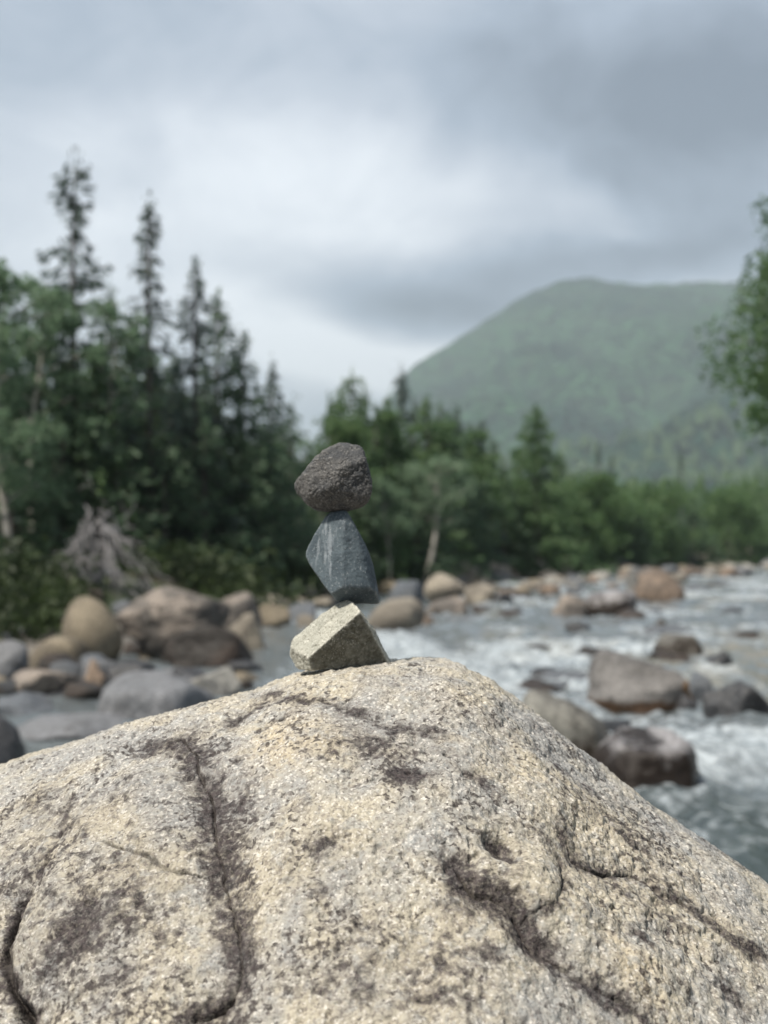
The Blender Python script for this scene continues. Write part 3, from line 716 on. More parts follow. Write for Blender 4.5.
# ------------------------------------------------------------------ river water
rock_xy = [(o.location.x, o.location.y, o.dimensions.x / 2, o.dimensions.y / 2) for o in col.objects if o.name.startswith(('river_', ))]
th = np.radians(np.linspace(-34, 34, 640)); rr = np.geomspace(2.2, 420, 900)
Rg, Tg = np.meshgrid(rr, th, indexing='ij')
X = (Rg * np.sin(Tg)).ravel(); Y = (Rg * np.cos(Tg)).ravel()
flow = math.radians(20)
u = X * math.cos(flow) + Y * math.sin(flow); w_ = -X * math.sin(flow) + Y * math.cos(flow)
Pw = np.stack([X * 0.9, Y * 0.55, np.zeros_like(X)], 1)
wv = fbm(Pw * 0.9, 4, 201); wv2 = fbm(Pw * 4.5, 3, 205, 0.6); rid = 1 - np.abs(fbm(Pw * 2.0 + 7, 4, 209)) * 2.2
energy = sstep(5.0, 9.0, Y) * 0.7 + 0.3
left_calm = 1 - 0.85 * sstep(0.0, -2.0, X) * sstep(26, 20, Y)
hz = (wv * 0.13 + (rid - 0.5) * 0.09 * energy + wv2 * 0.04) * (0.45 + 0.55 * energy) * left_calm
foam = sstep(0.18, 0.75, fbm(np.stack([X * 0.35, Y * 0.22, 0 * X], 1), 3, 220) * 1.0 + 0.26 + wv * 1.0 + (rid - 0.5) * 0.35) * energy
for (rx_, ry_, ra, rbb) in rock_xy:
    ra = max(ra, 0.1); rbb = max(rbb, 0.1)
    d = np.hypot((X - rx_) / ra, (Y - ry_ + rbb * 0.3) / rbb)
    ring = np.exp(-((d - 1.08) / 0.16) ** 2)
    foam = np.maximum(foam, ring * (0.75 + 0.5 * wv2) * (0.35 + 0.65 * energy))
    hz += 0.03 * np.exp(-((d - 1.1) / 0.2) ** 2) * energy
foam *= left_calm
foam += 0.45 * np.exp(-(((X - 3.0) / 2.2) ** 2 + ((Y - 13.5) / 0.7) ** 2)) + 0.6 * np.exp(-(((X - 2.0) / 0.9) ** 2 + ((Y - 9.0) / 0.6) ** 2))
foam = np.clip(foam, 0, 1)
hz += foam * fbm(Pw * 9, 2, 231) * 0.03
shallow = sstep(-0.1, 0.5, fbm(np.stack([X * 0.5, Y * 0.3, 0 * X + 4], 1), 3, 240)) * sstep(0, 4, X)
t = NT('river_water'); v = t.n('ShaderNodeTexCoord').outputs['Object']
fo = t.attr('foam'); sh = t.attr('shallow')
vv = t.n('ShaderNodeMapping', Vector=v, Scale=(1.2, 0.7, 1)).outputs[0]
nz = t.noise(vv, 6.0, 8, 0.72, 0.8)
ff_ = t.ramp(t.math('ADD', t.math('MULTIPLY', fo, 0.62), t.math('MULTIPLY', t.math('SUBTRACT', nz, 0.5), 2.2)), 0.15, 1.05, 0, 0.95)
base = t.mix(sh, (0.095, 0.108, 0.115), (0.15, 0.14, 0.11))
base = t.mix(t.ramp(t.noise(vv, 1.2, 4), 0.4, 0.65), base, (0.12, 0.145, 0.165))
base = t.mix(t.math('MULTIPLY', t.attr('deep'), 0.85), base, (0.016, 0.026, 0.026))
cc = t.mix(ff_, base, (0.42, 0.465, 0.50))
hh = t.math('ADD', t.noise(vv, 7, 5, 0.6, 0.6), t.math('MULTIPLY', t.noise(vv, 24, 3, 0.6), 0.3))
M_water = t.out(cc, t.ramp(ff_, 0, 1, 0.07, 0.65), t.bump(hh, 0.55, 0.06), 0.5, IOR=1.33)
water = link('river', mesh_np('river', np.stack([X, Y, hz], 1), grid_faces(len(rr), len(th))[:, ::-1], M_water, attrs={'foam': foam, 'shallow': shallow, 'deep': sstep(8.6, 6.8, Y + wv * 0.8) * sstep(-2, 0.5, X)}))
tag(water, kind='structure')

# ------------------------------------------------------------------ trees
def conifer(h, rad, mats, sparse=0.0, clear=0.08, droop=0.25, seed=0, club=0.0, quad=0.2, lean=0.0, dens=1.0, power=0.85):
    """returns (trunk mesh, crown mesh): whorled branches with hanging sprays"""
    global rng
    rng = np.random.default_rng(seed)
    wood, lf = Soup(), Soup()
    zt = np.linspace(0, 1, 12)
    wob = np.stack([np.sin(zt * math.pi * 2) * 0.004 * h + lean * h * zt, np.sin(zt * 5) * (1 - zt) * 0.006 * h, zt * h], 1)
    wood.tube(wob, (0.014 * h * (1 - zt) ** 0.8 + 0.012 + (0.02 if sparse > .5 else 0)), 7)
    nwh = int(h * 5.5)
    for i in range(nwh):
        f = clear + (1 - clear) * (i + rng.uniform(0, .8)) / nwh
        if f > 0.985: continue
        c = np.array([np.interp(f, zt, wob[:, k]) for k in range(3)])
        prof = (1 - f) ** power * rng.uniform(0.75, 1.2)
        if sparse: prof *= 1 - sparse * 0.7 * sstep(0.35, 0.6, np.array(f)) * sstep(0.93, 0.75, np.array(f))
        Lb = rad * prof + 0.10
        if club and 0.5 < f < 0.80 and rng.random() < 0.45: Lb = rad * rng.uniform(.35, .75) * (1 - abs(f - .66) * 2)
        if club and f > 0.86: Lb = rad * 0.10 + 0.42 * club * math.sin(min(1, (f - .86) / .14 * 1.15) * math.pi * 0.97) ** 0.8 + .08
        elif club and f > 0.81: Lb = rad * 0.12 + .08
        nb = rng.integers(3, 6)
        for b in range(nb):
            if sparse and rng.random() < sparse * 0.5 and f < 0.84: continue
            az = rng.uniform(0, 2 * math.pi); L = Lb * rng.uniform(0.6, 1.2)
            tt = np.linspace(0, 1, 6)
            dr = droop * (1.2 - f)
            zz = L * (0.15 * (f > .8) * tt - dr * tt + 0.35 * dr * tt ** 2.5)
            pts = c + np.stack([np.cos(az) * L * tt, np.sin(az) * L * tt, zz], 1)
            wood.tube(pts, 0.004 * h * 0.35 * (1 - tt) + 0.004, 3)
            bare = sparse > .3 and rng.random() < sparse * 0.45 and f < .8
            ns = int(max(3, L / quad * 5.0 * dens * (0.35 if bare else 1)))
            q = rng.uniform(0.12, 1.05, ns) ** 0.8
            wid = L * 0.24 * (1.1 - q) + 0.05
            side = rng.uniform(-1, 1, ns) * wid
            C = np.stack([np.interp(q, tt, pts[:, k]) for k in range(3)], 1)
            C += np.stack([-np.sin(az) * side, np.cos(az) * side, rng.normal(size=ns) * quad * 0.45 - quad * 0.3 - np.abs(side) * 0.2], 1)
            D = np.stack([np.cos(az) + 0 * q, np.sin(az) + 0 * q, -0.45 + 0 * q], 1)
            lf.leaves(C, quad, 0.42, 0, D)
    tipc = wob[-1] + rng.normal(size=(24, 3)) * np.array([0.06, 0.06, 0.18]) * (1 + club) - np.array([0, 0, .12])
    lf.leaves(tipc, quad * 0.8, 0.4, 0, np.tile([0, 0, 1.0], (24, 1)))
    return wood.mesh('trunk', mats[0]), lf.mesh('crown', mats[1])
def broadleaf(h, rad, mats, seed=0, leaf=0.13, n=9000, clear=0.2, lean=0.0, gap=0.5, tr=0.012, nl=26, tight=1.0):
    global rng
    rng = np.random.default_rng(seed)
    wood, lf = Soup(), Soup()
    zt = np.linspace(0, 1, 9)
    tk = np.stack([lean * h * zt + 0.03 * h * np.sin(zt * 4 + seed), 0.02 * h * np.cos(zt * 3 + seed), zt * h * 0.93], 1)
    wood.tube(tk, tr * h * (1 - zt * 0.9) + 0.006, 7)
    for i in range(nl):
        f = clear + (0.98 - clear) * (i + rng.random()) / nl
        c = np.array([np.interp(f, zt, tk[:, k]) for k in range(3)])
        az = rng.uniform(0, 6.28); q = (f - clear) / (1 - clear)
        L = rad * (0.35 + 0.75 * math.sin(math.pi * min(1, q * 0.85 + 0.15)) ** 0.8) * rng.uniform(0.55, 1.1)
        tt = np.linspace(0, 1, 6)
        pts = c + np.stack([np.cos(az) * L * tt, np.sin(az) * L * tt, L * (0.75 * tt - 0.25 * tt ** 2)], 1)
        wood.tube(pts, 0.0045 * h * (1 - tt) * 0.7 + 0.005, 4)
        ncl = 4
        for k in range(ncl):
            s_ = rng.uniform(0.35, 1.05); cc = np.array([np.interp(s_, tt, pts[:, j]) for j in range(3)]) + rng.normal(size=3) * rad * 0.10
            m = int(n / nl / ncl * rng.uniform(0.5, 1.5))
            r = rad * rng.uniform(0.14, 0.30) * (1 - gap * 0.3) * tight
            C = cc + np.clip(rng.normal(size=(m, 3)), -1.5, 1.5) * np.array([r, r, r * 0.55])
            wood.tube(np.stack([np.array([np.interp(max(0, s_ - .2), tt, pts[:, j]) for j in range(3)]), cc]), [0.010, 0.005], 3)
            lf.leaves(C, leaf, 0.7)
    return wood.mesh('trunk', mats[0]), lf.mesh('crown', mats[1])
def plant(name, meshes, x, y, label, group=None, cat='tree', rz=0.0, s=1.0, sz=None, sink=0.12):
    o = bpy.data.objects.new(name, None); col.objects.link(o)
    o.location = (x, y, gz(x, y) - sink); o.rotation_euler.z = rz; o.scale = (s, s, sz or s); o.empty_display_size = 0.2
    for pn, me in zip(('trunk', 'crown'), meshes):
        if me is None: continue
        c = link(pn, me, o)
    return tag(o, label, cat, group)
def treeat(kind, px, ptop, Y, label, group=None, width=None, seed=1, **kw):
    """build a tree whose tip shows at (px, ptop)"""
    T = at(px, ptop + 5, Y); zb = gz(T[0], Y) - 0.12; h = T[2] - zb
    if kind == 'con':
        mats = kw.pop('mats', (M_barkd, M_spruce)); ms = conifer(h, width, mats, seed=seed, **kw); nm = kw.get('nm', 'spruce_tree')
        nm = 'spruce_tree'
    else:
        mats = kw.pop('mats', (M_barkw, M_birch)); ms = broadleaf(h, width, mats, seed=seed, **kw); nm = 'birch_tree'
    lean = kw.get('lean', 0)
    return plant(nm, ms, T[0] - lean * h, Y, label, group)
GS = 'spruces on the left bank'; GB = 'leafy trees on the left bank'; GM = 'trees behind the stacked stones'
old = (M_barkd, M_spruce_old)
treeat('con', 75, 158, 27.5, 'tallest spruce with a dense club shaped tip and a bare ragged upper trunk', GS, 2.1, 3, mats=old, sparse=0.2, club=0.45, droop=0.15, clear=0.12, dens=.9)
treeat('con', 150, 200, 28.5, 'thin old spruce with a small tufted tip right of the tallest spruce', GS, 1.6, 4, mats=old, sparse=0.28, club=0.12, droop=0.2, clear=0.12, dens=.9)
treeat('con', 196, 256, 29.5, 'pointed spruce with twin neighbour, left tip of the pair', GS, 1.6, 5, sparse=0.3, droop=0.3, mats=old)
treeat('con', 218, 288, 30.5, 'spruce standing close at the right shoulder of the pointed spruce', GS, 1.9, 6, sparse=0.15, droop=0.3)
treeat('con', 243, 330, 31.0, 'broad dark spruce on the right slope of the left clump', GS, 2.0, 7, droop=0.3)
treeat('con', 272, 362, 33.0, 'open crowned spruce with ragged upturned boughs at the right end of the clump', GS, 1.8, 8, sparse=0.35, droop=0.05, mats=old)
treeat('con', 110, 285, 32.0, 'half hidden spruce between the tallest spruce and the thin old spruce', GS, 1.7, 9, droop=0.3)
treeat('con', 135, 335, 31.0, 'dark spruce below the thin old spruce on its left', GS, 1.6, 10)
treeat('con', 175, 345, 32.0, 'dark spruce filling the gap below the thin old spruce on its right', GS, 1.7, 11)
treeat('con', 48, 325, 30.0, 'dark spruce left of the tallest spruce trunk', GS, 1.6, 12, mats=old)
treeat('con', 292, 398, 35.0, 'small spruce at the far right foot of the left clump', GS, 1.5, 13, sparse=.2)
treeat('bro', 8, 245, 23.0, 'tall leafy birch at the left edge of the picture', GB, 1.35, 21, leaf=0.13, n=4600, gap=1.0)
treeat('bro', 42, 262, 26.0, 'leafy birch with sky showing through beside the tallest spruce', GB, 1.2, 22, leaf=0.13, n=4200, gap=1.0)
treeat('bro', 106, 275, 26.8, 'thin leafy birch just right of the tallest spruce', GB, 1.0, 23, leaf=0.12, n=3000, gap=1.0)
treeat('bro', -30, 280, 26.5, 'leafy birch cut off by the left edge', GB, 1.5, 24, leaf=0.14, n=6000)
# low conifers in front of the clump
for i, (px, pt, Yt, wd, lab) in enumerate([(12, 430, 24.5, 1.5, 'young bushy spruce at the left edge under the birch'), (55, 455, 25, 1.4, 'young spruce left of the upturned roots'),
        (118, 430, 26.5, 1.5, 'young dark spruce directly above the upturned roots'), (165, 425, 27.5, 1.5, 'young dark spruce right of the upturned roots'),
        (205, 418, 28.5, 1.5, 'young dark spruce above the big pink topped boulder'), (238, 430, 30, 1.5, 'young spruce behind the dark brown wet boulder'),
        (268, 450, 31.5, 1.4, 'young spruce in the gap left of the stacked stones'), (300, 455, 34, 1.5, 'young spruce just left of the dark top stone'),
        (85, 390, 29, 1.5, 'spruce filling in behind the trunk of the tallest spruce'), (322, 440, 38, 1.5, 'spruce directly behind the dark top stone')]):
    treeat('con', px, pt, Yt, lab, 'young spruces under the left clump', wd, 40 + i, droop=.3, clear=0.02, power=.6, quad=.2)
# behind the stack and to the right
fir = (M_barkd, M_fir)
treeat('con', 352, 368, 43, 'pale green fir rising behind the dark top stone', GM, 2.1, 61, mats=fir, droop=.15, power=.7)
treeat('con', 330, 392, 42, 'green fir at the left of the tree group behind the top stone', GM, 2.0, 62, mats=fir, droop=.15)
treeat('con', 376, 400, 45, 'green fir between the pale fir and the dark narrow spruce', GM, 2.2, 63, mats=fir)
treeat('con', 401, 366, 50, 'dark narrow spruce with a dense pointed tip right of the pale fir', GM, 1.3, 64, mats=old, club=.6, sparse=.3)
treeat('con', 428, 392, 47, 'light green feathery fir right of the dark narrow spruce', GM, 2.2, 65, mats=fir, droop=.1)
treeat('con', 452, 408, 50, 'dim green spruce between the feathery fir and the small dark spire', GM, 2.4, 66)
treeat('con', 481, 414, 55, 'small dark spire shaped spruce left of the big cone shaped spruce', GM, 1.3, 67, mats=old, club=.6)
treeat('con', 458, 402, 62, 'thin dark spruce tip among the paler firs', GM, 1.2, 68, mats=old)
treeat('con', 536, 403, 60, 'big cone shaped green spruce standing alone before the mountain', GM, 3.4, 69, mats=fir, droop=.2, power=.72, quad=.3, clear=.02, dens=1.3)
treeat('con', 504, 455, 58, 'spruce at the left foot of the big cone shaped spruce', GM, 2.2, 70)
treeat('con', 415, 455, 44, 'dense dark fir low behind the leaning pale birch', GM, 2.0, 71, power=.6)
treeat('con', 462, 470, 52, 'dark fir low between the leaning birch and the cone shaped spruce', GM, 2.3, 72, power=.6)
treeat('con', 372, 455, 42, 'dense fir low behind the slate stone', GM, 1.9, 73, power=.6, mats=fir)
treeat('con', 346, 462, 40.5, 'dense dark fir low at the left of the slate stone', GM, 1.8, 74, power=.6)
treeat('bro', 440, 455, 43, 'pale barked birch leaning right with its bare lower trunk showing', 'leafy trees by the far shore', 1.2, 75, lean=.12, n=3000, clear=.5, tr=.022)
for i, (px, pt, Yt, wd, lab) in enumerate([(338, 408, 41.5, 1.4, 'leafy bush like tree filling behind the dark top stone'), (388, 402, 46, 1.4, 'leafy tree between the dark narrow spruce and the pale fir'), (425, 412, 48, 1.4, 'leafy tree under the feathery fir'),
        (466, 425, 55, 1.7, 'leafy tree under the small dark spire'), (500, 475, 60, 2.0, 'leafy tree at the left foot of the cone shaped spruce')]):
    treeat('bro', px, pt, Yt, lab, 'leafy trees by the far shore', wd, 140 + i, mats=(M_barkw, M_fir), n=4500, leaf=.2, clear=.08, gap=.5, nl=26)
for i, (px, pt, Yt, wd, lab) in enumerate([(341, 385, 44.5, 1.5, 'slim green fir tip between the two firs at the left of the group'), (364, 382, 46, 1.6, 'slim green fir right beside the pale green fir'), (388, 392, 48, 1.6, 'slim fir touching the left side of the dark narrow spruce'),
        (414, 396, 50, 1.6, 'slim fir touching the right side of the dark narrow spruce'), (440, 398, 52, 1.7, 'slim fir right of the feathery fir'), (470, 420, 58, 1.8, 'slim fir left of the small dark spire'), (494, 436, 60, 1.8, 'slim fir right of the small dark spire'), (560, 446, 72, 2.2, 'slim fir at the right shoulder of the cone shaped spruce'), (520, 448, 64, 1.8, 'slim fir at the left shoulder of the cone shaped spruce')]):
    treeat('con', px, pt, Yt, lab, GM, wd, 160 + i, mats=fir if i % 3 else (M_barkd, M_spruce), droop=.2, power=.75, clear=.03)
treeat('bro', 386, 470, 41, 'thin pale barked tree in the shade right of the slate stone', 'leafy trees by the far shore', .9, 76, n=2500, clear=.5, tr=.015)
# right: alders and distant snags
alder = (M_barkd, M_alder)
for i, (px, pt, Yt, wd, lab) in enumerate([(585, 478, 74, 3.0, 'rounded leafy alder right of the cone shaped spruce'), (618, 500, 78, 2.8, 'low alder bush at the forest edge right of centre'),
        (655, 490, 84, 3.2, 'rounded bright alder above the smooth purple grey boulder'), (728, 488, 98, 3.6, 'leafy alder above the upper rapids'), (775, 470, 110, 4.2, 'leafy alder cut off by the right edge'), (560, 505, 70, 2.2, 'small alder at the foot of the cone shaped spruce')]):
    o = treeat('bro', px, pt, Yt, lab, 'alders along the far shore', wd, 90 + i, mats=alder, n=6500, leaf=.28, clear=.03, gap=.3, nl=22); o.name = 'alder_tree'
treeat('con', 692, 492, 88, 'dark squat spruce between the two leafy alders', 'trees along the far shore', 2.6, 99, power=.6, quad=.3)
treeat('con', 632, 505, 76, 'small dark spruce in front of the rounded bright alder', 'trees along the far shore', 1.8, 100, power=.6, quad=.3)
treeat('con', 752, 500, 100, 'dark spruce low at the right before the far alders', 'trees along the far shore', 2.6, 101, power=.6, quad=.3)
treeat('con', 598, 440, 110, 'thin half bare snag with few branches left of the far snags', 'far snags', 1.2, 102, mats=(M_dead, M_spruce_old), sparse=.95, quad=.3, dens=.6)
treeat('con', 612, 452, 120, 'leaning half bare snag next to the thin one', 'far snags', 1.3, 103, mats=(M_dead, M_spruce_old), sparse=.95, quad=.3, dens=.6)
treeat('con', 681, 446, 130, 'lone thin far snag above the squat dark spruce', 'far snags', 1.2, 104, mats=(M_dead, M_spruce_old), sparse=.95, quad=.3, dens=.6)
# the close leafy tree on the right bank
hx = at(880, 300, 19)
rb_ms = broadleaf(7.5, 2.15, (M_barkd, M_alder), seed=204, leaf=0.10, n=60000, clear=.36, gap=.5, nl=120, tight=.75)
o = plant('alder_tree', rb_ms, hx[0] + 0.15, 19, 'close leafy tree whose bright boughs reach in at the right edge', 'leafy trees on the right bank')

# middle forest behind the first rows: copies of a few spruces as individuals
tmpl = [conifer(8.0, 1.7, (M_barkd, M_spruce), seed=300 + k, quad=.32, power=.75, clear=.03, dens=.8) for k in range(3)] + \
       [conifer(8.0, 1.7, (M_barkd, M_fir), seed=310 + k, quad=.32, power=.7, clear=.03, dens=.8) for k in range(2)]
r2 = np.random.default_rng(17); cnt = 0
for i in range(400):
    if cnt >= 110: break
    px = r2.uniform(-40, 800); sdv = r2.uniform(6, 30)
    Yq = np.linspace(20, 400, 1500); a = (px - 384) / F
    k = np.nonzero(bank_sd(a * Yq, Yq) > sdv)[0]
    if not len(k): continue
    Yt = Yq[k[0]]; xt = a * Yt
    lim = np.interp(px, [-40, 60, 200, 290, 330, 400, 450, 520, 560, 620, 800], [340, 340, 360, 430, 430, 425, 440, 470, 490, 500, 500])
    T = at(px, lim + r2.uniform(0, 45), Yt); h = T[2] - gz(xt, Yt)
    if h < 2 or h > 16: continue
    k5 = int(r2.integers(5)); side = 'left bank behind the tall spruces' if px < 320 else 'far shore behind the firs'
    tone = 'dark' if k5 < 3 else 'lighter green'
    plant('spruce_tree', tmpl[k5], xt, Yt, f'{tone} spruce in the dense wood on the {side}', f'{tone} spruces in the wood on the {side}', s=h / 8 * r2.uniform(.9, 1.25), sz=h / 8, rz=r2.uniform(0, 6)); cnt += 1

# far forest on the valley floor: one mass of small trees
def far_forest():
    rf = np.random.default_rng(3)
    n = 15000
    th_ = np.radians(rf.uniform(-12, 24, n)); rad_ = 150 * (9 ** rf.uniform(0, 1, n))
    x_ = rad_ * np.sin(th_); y_ = rad_ * np.cos(th_)
    keep = (np.maximum(bank_sd(x_, y_), right_sd(x_, y_)) > 4); x_, y_, rad_ = x_[keep], y_[keep], rad_[keep]
    zg = ground_h(x_, y_); zg = np.where(np.hypot(x_, y_) > 900, np.minimum(zg, 60), zg)
    zm = np.where(y_ > 610, mount_h(x_, y_), -99); z_ = np.maximum(zg, zm) - 0.5
    n = len(x_)
    h = rf.uniform(4, 9, n) * (1 + rad_ / 1200); r_ = h * rf.uniform(.14, .34, n)
    seg = 6; V = []; Q = []
    a = np.arange(seg) / seg * 2 * math.pi
    levels = [(0.05, 0.8), (0.22, 1.0), (0.5, 0.62), (0.78, 0.3), (1.0, 0.03)]
    rings = []
    for (f, k) in levels:
        jit = rf.uniform(0.65, 1.35, (n, seg))
        rings.append(np.stack([x_[:, None] + np.cos(a) * (r_ * k)[:, None] * jit, y_[:, None] + np.sin(a) * (r_ * k)[:, None] * jit, (z_ + h * f)[:, None] + 0 * jit], -1))
    V = np.stack(rings, 1)  # n, L, seg, 3
    L = len(levels)
    i = np.arange(n)[:, None, None] * (L * seg) + np.arange(L - 1)[None, :, None] * seg; j = np.arange(seg)[None, None, :]; j2 = (j + 1) % seg
    Q = np.stack([i + j, i + j2, i + seg + j2, i + seg + j], -1).reshape(-1, 4)
    return V.reshape(-1, 3), Q
V, Q = far_forest()
M_far = leaf_mat('distant_forest', (0.030, 0.065, 0.030), (0.075, 0.125, 0.045), (0.095, 0.150, 0.060), 0.1)
tag(link('distant_forest', mesh_np('distant_forest', V, Q, M_far, smooth=False)), kind='stuff', label='far valley forest below the misty mountain', cat='forest')

# undergrowth along the banks
def undergrowth(n, pxr, sdr, size, hgt, seed):
    rng_ = np.random.default_rng(seed); out = []
    Yq = np.linspace(10, 330, 4000)
    for _ in range(n):
        px = rng_.uniform(*pxr); a = (px - 384) / F; s0 = rng_.uniform(*sdr)
        k = np.nonzero(bank_sd(a * Yq, Yq) > s0)[0]
        if len(k): out.append((a * Yq[k[0]], Yq[k[0]]))
    return np.array(out)
cl = np.concatenate([undergrowth(250, (-80, 480), (0.7, 4.5), 0, 0, 1), undergrowth(300, (440, 860), (2.2, 9), 0, 0, 2)])
_px = 384 + F * cl[:, 0] / cl[:, 1]
cl = cl[~((_px > 42) & (_px < 175) & (cl[:, 1] < 23.5))]
zc_ = ground_h(cl[:, 0], cl[:, 1])
rng = np.random.default_rng(8)
sp_ = Soup()
k = 170; sclm = (cl[:, 1] / 30) ** 0.7 * rng.uniform(.6, 1.5, len(cl))
C = np.repeat(np.stack([cl[:, 0], cl[:, 1], zc_ + 0.16 * sclm], 1), k, 0) + rng.normal(size=(len(cl) * k, 3)) * (np.repeat(sclm, k)[:, None] * np.array([.42, .42, .20]))
sp_.leaves(C, 0.15 * np.repeat(sclm, k) ** 0.8, 0.6)
tag(link('undergrowth', sp_.mesh('undergrowth', M_under)), kind='stuff', label='bright green shrubs and ferns along the river bank', cat='undergrowth')

# the upturned root plate
rng = np.random.default_rng(12)
ro = bpy.data.objects.new('uprooted_stump', None); col.objects.link(ro)
c0 = at(97, 512, 21.3); ro.location = (c0[0], 21.3, gz(c0[0], 21.3))
hh0 = c0[2] - ro.location.z
s1 = Soup(); tt = np.linspace(0, 1, 7)
s1.tube(np.stack([0.1 * np.sin(tt * 3), tt * 1.3, hh0 - 0.35 + tt * 0.05], 1), 0.12 - 0.05 * tt, 9)
link('stump', s1.mesh('stump', M_dead, True), ro)
ends = [(48, 595), (62, 604), (80, 610), (92, 600), (108, 608), (124, 602), (140, 600), (158, 592), (172, 585), (150, 560), (120, 575), (68, 575), (40, 565), (178, 566), (135, 590), (100, 590), (85, 580), (112, 560), (62, 545), (148, 535), (128, 515), (75, 500)]
ends += [(rng.uniform(35, 180), rng.uniform(560, 612)) for _ in range(16)]
for i, (px, py) in enumerate(ends):
    e_ = at(px, py, 21.3 + rng.uniform(-.8, .2)) - np.array(ro.location)
    s_ = np.array([rng.uniform(-.30, .30), rng.uniform(-.1, .1), hh0 + rng.uniform(-.75, .15)])
    tt = np.linspace(0, 1, 9)
    ctl = s_ * .55 + e_ * .45 + np.array([(e_[0] - s_[0]) * rng.uniform(-.25, .3), -0.2, rng.uniform(-.25, .15)])
    pts = (1 - tt)[:, None] ** 2 * s_ + 2 * ((1 - tt) * tt)[:, None] * ctl + tt[:, None] ** 2 * e_
    pts[1:] += np.cumsum(rng.normal(size=(8, 3)) * 0.055, 0)
    s2 = Soup(); r0 = rng.uniform(.010, .024)
    s2.tube(pts, r0 * (1 - tt * .8), 6)
    for j in range(3):
        k0 = rng.integers(2, 8); d2 = (pts[k0] - pts[k0 - 1]) * 2.2 + rng.normal(size=3) * .16
        q = pts[k0] + d2 * tt[:5, None] * 1.2
        s2.tube(q, r0 * .4 * (1 - tt[:5] * 1.2) + .003, 4)
    link('root', s2.mesh('root', M_dead, True), ro)
tag(ro, 'grey weathered root plate of an uprooted tree hanging over the left bank', 'tree stump')

# ------------------------------------------------------------------ air
bm = bmesh.new(); bmesh.ops.create_cube(bm, size=1); me = bpy.data.meshes.new('haze'); bm.to_mesh(me); bm.free()
hz_o = link('haze', me); hz_o.scale = (9400 * 2, 9400 * 2, 560); hz_o.location = (0, 0, 280 - 35)
m = bpy.data.materials.new('haze'); m.use_nodes = True; nt = m.node_tree; nt.nodes.clear()
pv = nt.nodes.new('ShaderNodeVolumePrincipled'); pv.inputs['Color'].default_value = (0.78, 0.92, 1.0, 1); pv.inputs['Density'].default_value = 0.00026; pv.inputs['Anisotropy'].default_value = 0.2
on = nt.nodes.new('ShaderNodeOutputMaterial'); nt.links.new(pv.outputs[0], on.inputs['Volume']); me.materials.append(m)
tag(hz_o, kind='stuff', label='thin pale air fading the mountain', cat='haze')

# ------------------------------------------------------------------ sky and sun
SUN = np.array([-0.42, -0.36, 0.84]); SUN /= np.linalg.norm(SUN)
w = bpy.data.worlds.new('World'); sc.world = w; w.use_nodes = True
T_ = NT.__new__(NT); T_.t = w.node_tree; T_.t.nodes.clear(); t = T_
sky = t.n('ShaderNodeTexSky'); sky.sky_type = 'NISHITA'; sky.sun_disc = False
sky.sun_elevation = math.asin(SUN[2]); sky.sun_rotation = math.atan2(SUN[0], SUN[1]); sky.air_density = 1.3; sky.dust_density = 2.0
bg1 = t.n('ShaderNodeBackground', Color=sky.outputs[0], Strength=0.10)
d0 = t.n('ShaderNodeTexCoord').outputs['Generated']
dn = t.n('ShaderNodeVectorMath', _operation='NORMALIZE', i0=d0).outputs[0]
st_ = t.n('ShaderNodeMapping', Vector=dn, Scale=(1, 1, 1.5), Rotation=(0, R(12), 0)).outputs[0]
wr = t.noise(st_, 2.2, 5, 0.55, 0.3, col=True)
wr = t.n('ShaderNodeVectorMath', _operation='SUBTRACT', i0=wr, i1=(0.5, 0.5, 0.5)).outputs[0]
wr = t.n('ShaderNodeVectorMath', _operation='SCALE', i0=wr, Scale=0.22).outputs[0]
dw = t.n('ShaderNodeVectorMath', _operation='ADD', i0=dn, i1=wr).outputs[0]
val = t.math('ADD', t.math('MULTIPLY', t.math('SUBTRACT', t.noise(st_, 3.0, 6, 0.55, 0.5), 0.5), 0.55), t.math('MULTIPLY', t.math('SUBTRACT', t.noise(st_, 8.0, 6, 0.6, 0.6), 0.5), 0.52))
val = t.math('ADD', val, 0.60)
def cloud_patch(px, py, rx, ry, amt):
    global val
    d = ray(px, py); d = d / np.linalg.norm(d)
    df = t.n('ShaderNodeVectorMath', _operation='SUBTRACT', i0=dw, i1=tuple(d)).outputs[0]
    sc2 = t.n('ShaderNodeVectorMath', _operation='MULTIPLY', i0=df, i1=(F / rx, F / rx * 0.6, F / ry)).outputs[0]
    L = t.n('ShaderNodeVectorMath', _operation='LENGTH', i0=sc2).outputs['Value']
    g_ = t.ramp(L, 0.0, 1.6, amt * 1.4, 0.0)
    val = t.math('ADD', val, g_)
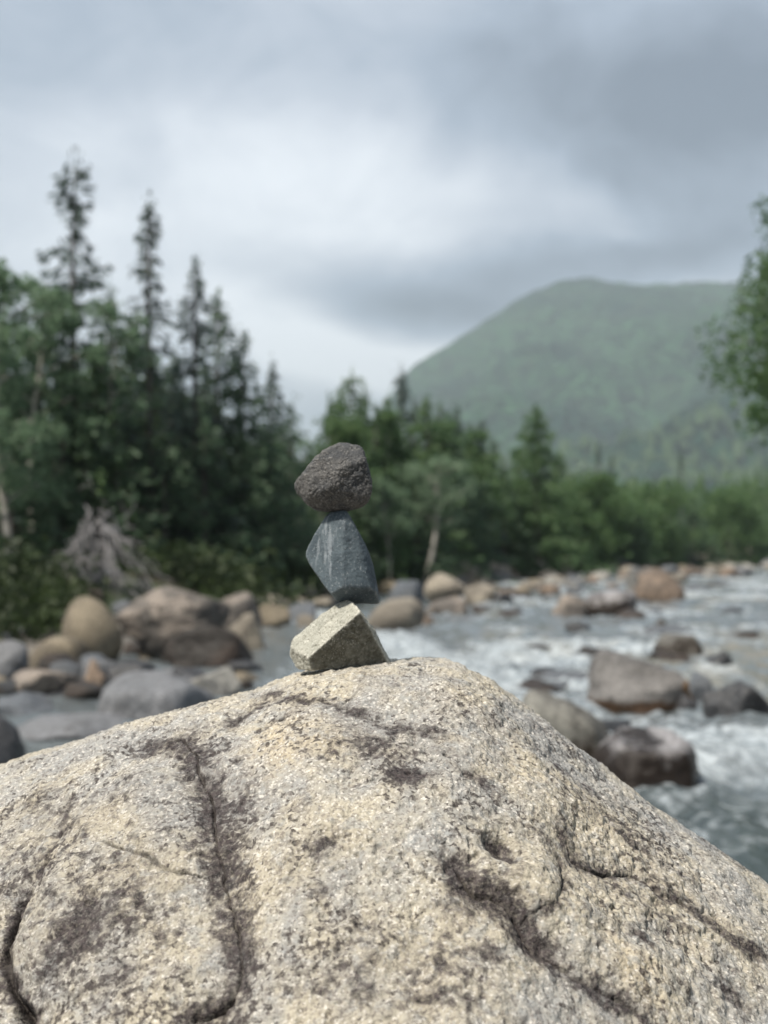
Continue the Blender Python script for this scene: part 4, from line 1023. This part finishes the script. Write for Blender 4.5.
for a in [(290, 195, 210, 55, .22), (250, 330, 150, 90, .26), (360, 365, 110, 42, .42), (420, 295, 180, 42, -.34), (700, 120, 200, 100, -.36), (680, 255, 170, 30, -.22), (590, 205, 90, 24, .16), (330, 20, 120, 50, .10),
          (470, 80, 170, 60, -.10), (120, 110, 200, 60, -.08), (60, 260, 120, 120, .05), (640, 232, 60, 12, .12), (150, 20, 200, 40, -.1)]:
    cloud_patch(*a)
ccol = t.n('ShaderNodeValToRGB', Fac=val).outputs[0]
cr = ccol.node.color_ramp
cr.elements[0].position = 0.10; cr.elements[0].color = (0.14, 0.17, 0.22, 1)
cr.elements[1].position = 1.0; cr.elements[1].color = (0.72, 0.75, 0.79, 1)
e1 = cr.elements.new(0.42); e1.color = (0.28, 0.33, 0.405, 1)
e2 = cr.elements.new(0.68); e2.color = (0.445, 0.485, 0.55, 1)
yy_ = t.n('ShaderNodeSeparateXYZ', i0=dn).outputs[1]      # unseen sky behind the camera, dimmed to weaken its fill light
bg2 = t.n('ShaderNodeBackground', Color=ccol, Strength=t.ramp(yy_, -0.35, 0.55, 0.42, 0.95))
mxs = t.n('ShaderNodeMixShader', i0=0.93, i1=bg1.outputs[0], i2=bg2.outputs[0])
t.n('ShaderNodeOutputWorld', Surface=mxs.outputs[0])

ld = bpy.data.lights.new('sun', 'SUN'); ld.energy = 4.8; ld.angle = R(4); ld.color = (1.0, 0.93, 0.82)
lo = bpy.data.objects.new('sun', ld); col.objects.link(lo)
from mathutils import Vector
lo.rotation_euler = Vector(SUN).to_track_quat('Z', 'Y').to_euler(); lo.location = (0, 0, 50)

cam = bpy.data.cameras.new('camera'); co = bpy.data.objects.new('camera', cam); col.objects.link(co)
co.location = (0, 0, CZ); co.rotation_euler = (math.pi / 2 + PITCH, 0, 0)
cam.sensor_fit = 'VERTICAL'; cam.sensor_height = 36; cam.lens = F / 1024 * 36; cam.clip_start = 0.05; cam.clip_end = 30000
cam.dof.use_dof = True; cam.dof.focus_distance = 1.64; cam.dof.aperture_fstop = cam.lens / 12.5
sc.camera = co
sc.render.engine = 'CYCLES'
sc.cycles.use_denoising = True
sc.cycles.max_bounces = 6; sc.cycles.transparent_max_bounces = 8; sc.cycles.sample_clamp_indirect = 4.0
sc.view_settings.view_transform = 'Standard'; sc.view_settings.look = 'None'; sc.view_settings.exposure = 0.68; sc.view_settings.gamma = 1.0
